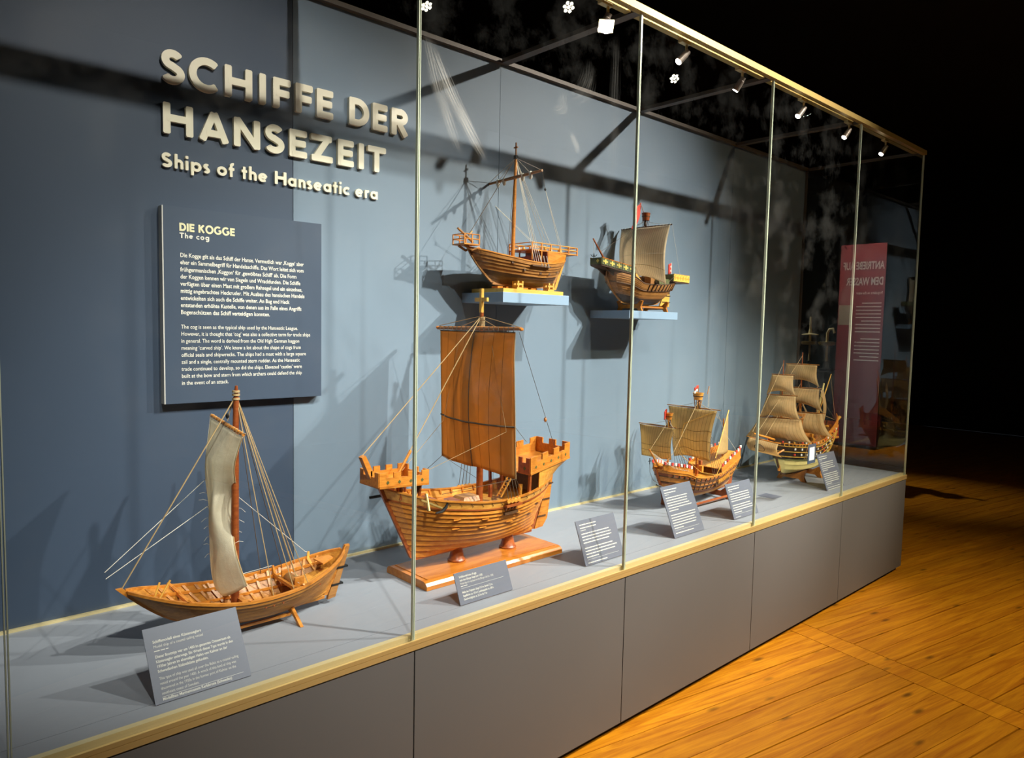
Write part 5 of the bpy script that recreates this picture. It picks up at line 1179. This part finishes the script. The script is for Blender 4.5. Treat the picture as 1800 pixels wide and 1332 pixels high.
# ------------------------------------------------------------------ ship 6: black and cream galleon at the far end
def ship_galleon():
    o = empty('black_cream_galleon', (4.45, 0.386, 0.668)); tag(o, 'three-masted galleon model with black upper and cream lower hull', 'ship model', 'ship models in the case')
    H = Hull(lambda v: -0.235 - 0.105 * v ** .8, lambda v: 0.255 + 0.13 * v, lambda t: .050 + .012 * abs(2 * t - 1) ** 3,
             lambda t: smooth([(0, .265), (.3, .245), (.55, .240), (.8, .290), (1, .345)], t),
             lambda t: 0.118 * bell(t, .48, .5, 2.1, 2.6, .50), lambda t: lerp(.26, .52, abs(2 * t - 1) ** 2.5))
    planking(o, H, [0, .16, .32, .47], .0016, M['cream_paint'], 24)
    planking(o, H, [.47, .54, .61, .68, .75, .83, .91, 1.0], .0020, M['black_paint'], 24)
    gunwale(o, H, .005, .006, M['green'], 0, 1, v=.48, name='waterline_band', off=.002)
    for v in (.58, .74, .91): gunwale(o, H, .005, .004, M['yellow'], 0, 1, v=v, name='wale', off=.003)
    gunwale(o, H, .008, .006, M['hull'], 0, 1); posts(o, H, .005, M['hull_dark'], .009); decking(o, H, .86, M['hull'], .04, .98, strips=5)
    L = []
    for i in range(11):
        p = H.p(1.0, i / 10, 1); L.append([(p.x - .003, -p.y, p.z), (p.x - .003, p.y, p.z), (p.x + .002, p.y, p.z), (p.x + .002, -p.y, p.z)])
    MB().loft(L).build('transom', M['hull_red'], o)
    for k in range(9):
        for lv, v in ((0, .66), (1, .84)):
            p = H.p(.14 + .085 * k, v, -1, .003); pt = MB().box(p.x - .007, p.x + .007, p.y - .003, p.y + .003, p.z - .006, p.z + .006).build('gun_port', M['red'] if (k + lv) % 3 == 0 else M['white'], o)
    for k in range(26):
        t = .04 + .92 * k / 25; p, q = H.p(t, .92, -1, .003), H.p(t, 1.0, -1, .003); MB().bar(p, q, .003, .004, (1, 0, 0)).build('balustrade_post', M['yellow'], o)
    for lv, zz in enumerate((.46, .56, .66, .76)):      # gilded quarter galleries
        for s_ in (1, -1):
            a, b = H.p(.80, zz + .02, s_, .008), H.p(.985, zz + .05, s_, .010); MB().bar(a, b, .014, .010).build('quarter_gallery', M['cream_paint'] if lv % 2 == 0 else M['yellow'], o)
            for k in range(5): MB().bar(H.p(.81 + .035 * k, zz + .03, s_, .013), H.p(.81 + .035 * k, zz + .10, s_, .013), .004, .004, (1, 0, 0)).build('gallery_pilaster', M['yellow'], o)
    MB().box(.355, .405, -.075, .075, .235, .247).build('stern_gallery', M['hull'], o); MB().box(.375, .412, -.07, .07, .175, .184).build('stern_gallery', M['hull_dark'], o)
    for y in (-.06, -.02, .02, .06): MB().box(.392, .398, y - .012, y + .012, .25, .335).build('stern_carving', M['red'] if y < 0 else M['hull'], o)
    for s_ in (1, -1): MB().tube([(.40, s_ * .06, .35), (.425, s_ * .065, .375)], [.006, .010], 8).build('stern_lantern', M['yellow'], o, sm=True)
    for s_ in (1, -1):                                  # raised bulwarks fore and aft
        for ta, tb, h0, h1, mt in ((.0, .30, .030, .022, 'black_paint'), (.30, .62, .016, .016, 'hull'), (.62, 1.0, .030, .055, 'hull')):
            L = []
            for i in range(9):
                p = H.p(lerp(ta, tb, i / 8), 1, s_); h = lerp(h0, h1, i / 8)
                L.append([(p.x, p.y - s_ * .003, p.z), (p.x, p.y + s_ * .002, p.z), (p.x, p.y * .97 + s_ * .002, p.z + h), (p.x, p.y * .97 - s_ * .003, p.z + h)])
            MB().loft(L).build('bulwark', M[mt], o)
        for k in range(20): p = H.p(.03 + .048 * k, 1, s_, .003); MB().box(p.x - .006, p.x + .006, p.y - .003, p.y + .003, p.z + .004, p.z + .014).build('bulwark_panel', M[('red', 'white', 'yellow', 'hull_dark')[k % 4]], o)
    random.seed(9)
    for k in range(22): x = random.uniform(-.27, .33); y = random.uniform(-.06, .06); z = .235 + max(0, x) * .2; MB().box(x - .010, x + .010, y - .008, y + .008, z, z + random.uniform(.015, .05)).build('deck_fitting', M[('hull_red', 'hull_dark', 'hull_pale')[k % 3]], o)
    # beakhead and bowsprit
    for s_ in (1, -1): MB().tube([(-.30, s_ * .045, .22), (-.36, s_ * .025, .195), (-.425, s_ * .006, .215)], [.006, .005, .003], 6).build('beak_rail', M['hull'], o, sm=True)
    MB().prism([(-.33, .185), (-.42, .205), (-.425, .215), (-.33, .205)], lambda a, b: (a, -.012, b), lambda a, b: (a, .012, b)).build('beakhead', M['hull_red'], o)
    MB().tube([(-.27, 0, .265), (-.585, 0, .340)], [.008, .004], 8).build('bowsprit', M['hull'], o, sm=True)
    def ss(u, v): return Vector((-.480 + .030 * v - .035 * math.sin(math.pi * v) + .03 * (u - .5), lerp(.078, -.092, u) * (1 + .1 * v), .288 - .080 * v - .022 * (u - .5)))
    sail(o, ss, M['sail_old'], 14, 12, .0009, 'spritsail'); spar(o, (-.492, .09, .302), (-.460, -.105, .280), .0025, .0025, mid=.004, mat=M['hull'])
    mb = MB(); ring = []
    for k in range(25): ring.append(ss(.42 + .16 * math.cos(k * math.pi / 12), .55 + .26 * math.sin(k * math.pi / 12)) + Vector((-.0014, 0, 0)))
    rope(o, ring, .0020, M['inlay'], name='sail_emblem')
    # masts
    XF, XM, XZ = -.262, -.018, .215
    for x, zs_, r in ((XF, (.08, .48, .62, .762), .0085), (XM, (.08, .52, .67, .808), .0095), (XZ, (.10, .40, .56, .60), .006)):
        MB().tube([(x, 0, zs_[0]), (x, 0, zs_[1])], [r, r * .8], 10).build('mast', M['hull'], o, sm=True); MB().tube([(x - .004, 0, zs_[1] - .03), (x - .004, 0, zs_[3])], [r * .55, r * .3], 8).build('topmast', M['hull_red'], o, sm=True)
        if zs_[3] > .7: nest(o, x, 0, zs_[1] - .02, .014, .020, .016, M['hull'])
    so = M['sail_old']
    square(o, XF - .012, .09, -.09, .405, .275, .110, .190, .055, so, arch=.012, rake=-.01, br=.045)
    square(o, XF - .010, .07, -.07, .545, .405, .078, .118, .050, so, arch=.02, rake=-.005, br=.025)
    square(o, XF - .008, .055, -.055, .670, .552, .060, .084, .040, so, arch=.025, rake=-.005, br=.015)
    fm = square(o, XM - .012, .10, -.10, .425, .290, .130, .205, .060, so, arch=.02, rake=-.01, br=.045)
    square(o, XM - .010, .10, -.10, .580, .440, .108, .140, .050, so, arch=.05, rake=-.005, br=.03)
    square(o, XM - .008, .09, -.09, .728, .598, .090, .112, .040, so, arch=.04, rake=-.005, br=.02)
    # red field with dark eagle-like blazon on the main course
    def em(u, v): return fm(lerp(.40, .66, u), lerp(.02, .60, v)) + Vector((-.0022, 0, 0))
    e = sail(o, em, cloth('sail blazon red', (0.40, 0.16, 0.04), (0.38, 0.14, 0.03), 3, .2), 8, 8, .0006, 'sail_blazon')
    for (u0, v0, u1, v1, w) in ((.5, .15, .5, .9, .012), (.2, .25, .5, .5, .009), (.8, .25, .5, .5, .009), (.25, .8, .5, .5, .009), (.75, .8, .5, .5, .009)):
        MB().tube([em(u0, v0) + Vector((-.001, 0, 0)), em((u0 + u1) / 2, (v0 + v1) / 2) + Vector((-.001, 0, 0)), em(u1, v1) + Vector((-.001, 0, 0))], [w * .5, w, w * .6], 6).build('blazon_figure', M['black_paint'], e)
    # mizzen: furled lateen yards
    spar(o, (.17, -.02, .36), (.36, -.02, .660), .006, .003, name='lateen_yard', mat=M['yellow']); spar(o, (.20, 0, .33), (.305, 0, .60), .010, .005, name='furled_sail', mat=M['cream_paint'])
    sail(o, lambda u, v: Vector((lerp(.19, .235, u) + .02 * v, -.03 - .02 * math.sin(3 * v), lerp(.56, .34, v))), so, 6, 12, .0009, 'furled_sail')
    for x, z in ((XF, .70), (XM, .74), (XZ, .55)):
        tpt = Vector((x, 0, z)); t0 = (x + .33) / .70
        for s_ in (1, -1):
            for k in range(6): rope(o, [Vector((x, 0, z - .23)), H.p(min(.98, t0 + .012 + .022 * k), .95, s_, .008)], .0010, M['rope'], name='shroud')
            for k in range(2): rope(o, [tpt, H.p(min(.98, t0 + .16 + .03 * k), .98, s_, .006)], .0008, M['rope_dark'], name='backstay')
            for k in range(7):
                v_ = .14 + .1 * k; a = Vector((x, 0, z - .23)).lerp(H.p(min(.98, t0 + .012), .95, s_, .008), 1 - v_ * .9); b = Vector((x, 0, z - .23)).lerp(H.p(min(.98, t0 + .122), .95, s_, .008), 1 - v_ * .9)
                rope(o, [a, b], .0006, M['rope_dark'], name='ratline', n=4)
    for a, b in (((XF, 0, .75), (-.60, 0, .35)), ((XF, 0, .55), (-.55, 0, .338)), ((XF, 0, .46), (-.45, 0, .31)), ((XM, 0, .79), (XF, 0, .60)), ((XM, 0, .62), (XF, 0, .42)), ((XZ, 0, .58), (XM, 0, .45)), ((.35, -.02, .655), (.39, -.05, .36)), ((XM, -.13, .43), (.39, -.06, .35)), ((XF, -.14, .42), (XM, 0, .45))):
        rope(o, [a, b], .0009, M['rope'], name='stay')
    random.seed(3)
    for k in range(6): rope(o, [H.p(.30 + .02 * k, .98, -1, .004), H.p(.26 + .03 * k, .50, -1, .010)], .0016, M['rope'], name='chain_line')
    for x in (-.09, .135):
        MB().prism([(-.095, .0005), (-.068, .0005), (-.05, .016), (.05, .016), (.068, .0005), (.095, .0005), (.082, .030), (.092, .078), (.075, .072), (.03, .046), (-.03, .046), (-.075, .072), (-.092, .078), (-.082, .030)],
                   lambda a, b, x=x: (x - .008, a, b), lambda a, b, x=x: (x + .008, a, b)).build('cradle_frame', M['hull'], o)
    MB().bar((-.09, 0, .030), (.135, 0, .030), .02, .014).build('cradle_rail', M['hull'], o)
ship_galleon()
# blue card stuck to the inside of the glass before the galleon (its printed square is left blank)
qc = empty('card_sign', (3.772, 0.0168, 0.894)); tag(qc, 'small blue card with blank white field stuck to the glass before the galleon', 'card')
MB().box(0, .092, 0, .0015, 0, .106).build('card_board', M['panel'], qc, bevel=.0005)
MB().box(.018, .076, -.0004, 0, .018, .088).build('white_field', M['white'], qc)
tag(MB().box(3.775, 3.875, .20, .30, .6682, .6690).build('deck_tag', M['sign']), 'small flat grey tag lying on the deck between ships', 'tag')

# ------------------------------------------------------------------ hall beyond the case
bn = empty('hall_banner', (10.5, -2.46, 0.0)); tag(bn, 'tall dark red banner in the hall, mirrored in the far glass pane', 'banner')
MB().box(-.01, .01, -.31, .31, .03, 2.85).build('banner_sheet', M['banner'], bn); MB().box(-.15, .15, -.35, .35, 0, .03).build('banner_foot', M['iron'], bn)
def btext(tx, y, z, size, w, bold=0.0):
    o = line(bn, tx, 0, z, size, M['ink'], bold=bold); o.rotation_euler = (math.pi / 2, 0, -math.pi / 2); o.location = (-.013, y, z); FIT.append((o, w)); return o
btext('ANTRIEBE AUF', .29, 2.50, .15, .56, .004); btext('DEM WASSER', .29, 2.28, .15, .50, .004); btext('Propulsion on the water', .29, 2.15, .06, .36, .001)
for k in range(17):
    if k == 9: continue
    MB().box(-.0125, -.011, .28 - (.34 if k % 5 else .26), .28, 2.02 - k * .05, 2.034 - k * .05).build('text_line', M['ink'], bn)
MB().box(-.0125, -.011, -.30, -.11, 1.72, 2.0).build('banner_picture', M['sail_grey'], bn)

# brass instruments on dark pedestals beyond the end pane
def instrument(x, y, h, hook, label):
    t = empty('brass_instrument', (x, y, 0)); tag(t, label, 'instrument', 'brass instruments beyond the case')
    MB().box(-.22, .22, -.085, .085, 0, 1.20).build('pedestal', M['dark'], t)
    MB().lathe([(.07, 0), (.07, .02), (.03, .03), (.025, .10)], (0, 0, 1.2), 16).build('foot', M['iron'], t, True)
    MB().lathe([(.075, 0), (.085, .01), (.085, .035), (.06, .04)], (0, 0, 1.47), 18).build('brass_band', M['brass'], t, True)
    if hook: MB().tube([(0, 0, 1.30), (0, 0, 1.60), (0, -.02, 1.64), (0, -.06, 1.645), (0, -.075, 1.60)], .014, 8).build('hooked_rod', M['goldpale'], t, True)
    else:
        MB().tube([(0, 0, 1.28), (0, 0, h)], .012, 8).build('rod', M['goldpale'], t, True)
        MB().lathe([(.085, 0), (.085, .008), (.02, .02), (.012, .07)], (0, 0, 1.575), 18).build('dial_disc', M['goldpale'], t, True)
instrument(7.6, 2.03, 1.80, False, 'brass rod instrument with disc beside the dark corner post')
instrument(7.6, 1.825, 1.77, False, 'second brass rod instrument with disc beyond the end glass')
instrument(7.6, 1.64, 1.70, True, 'hooked brass rod instrument beyond the end glass')

bpy.context.view_layer.update(); fit_lines()
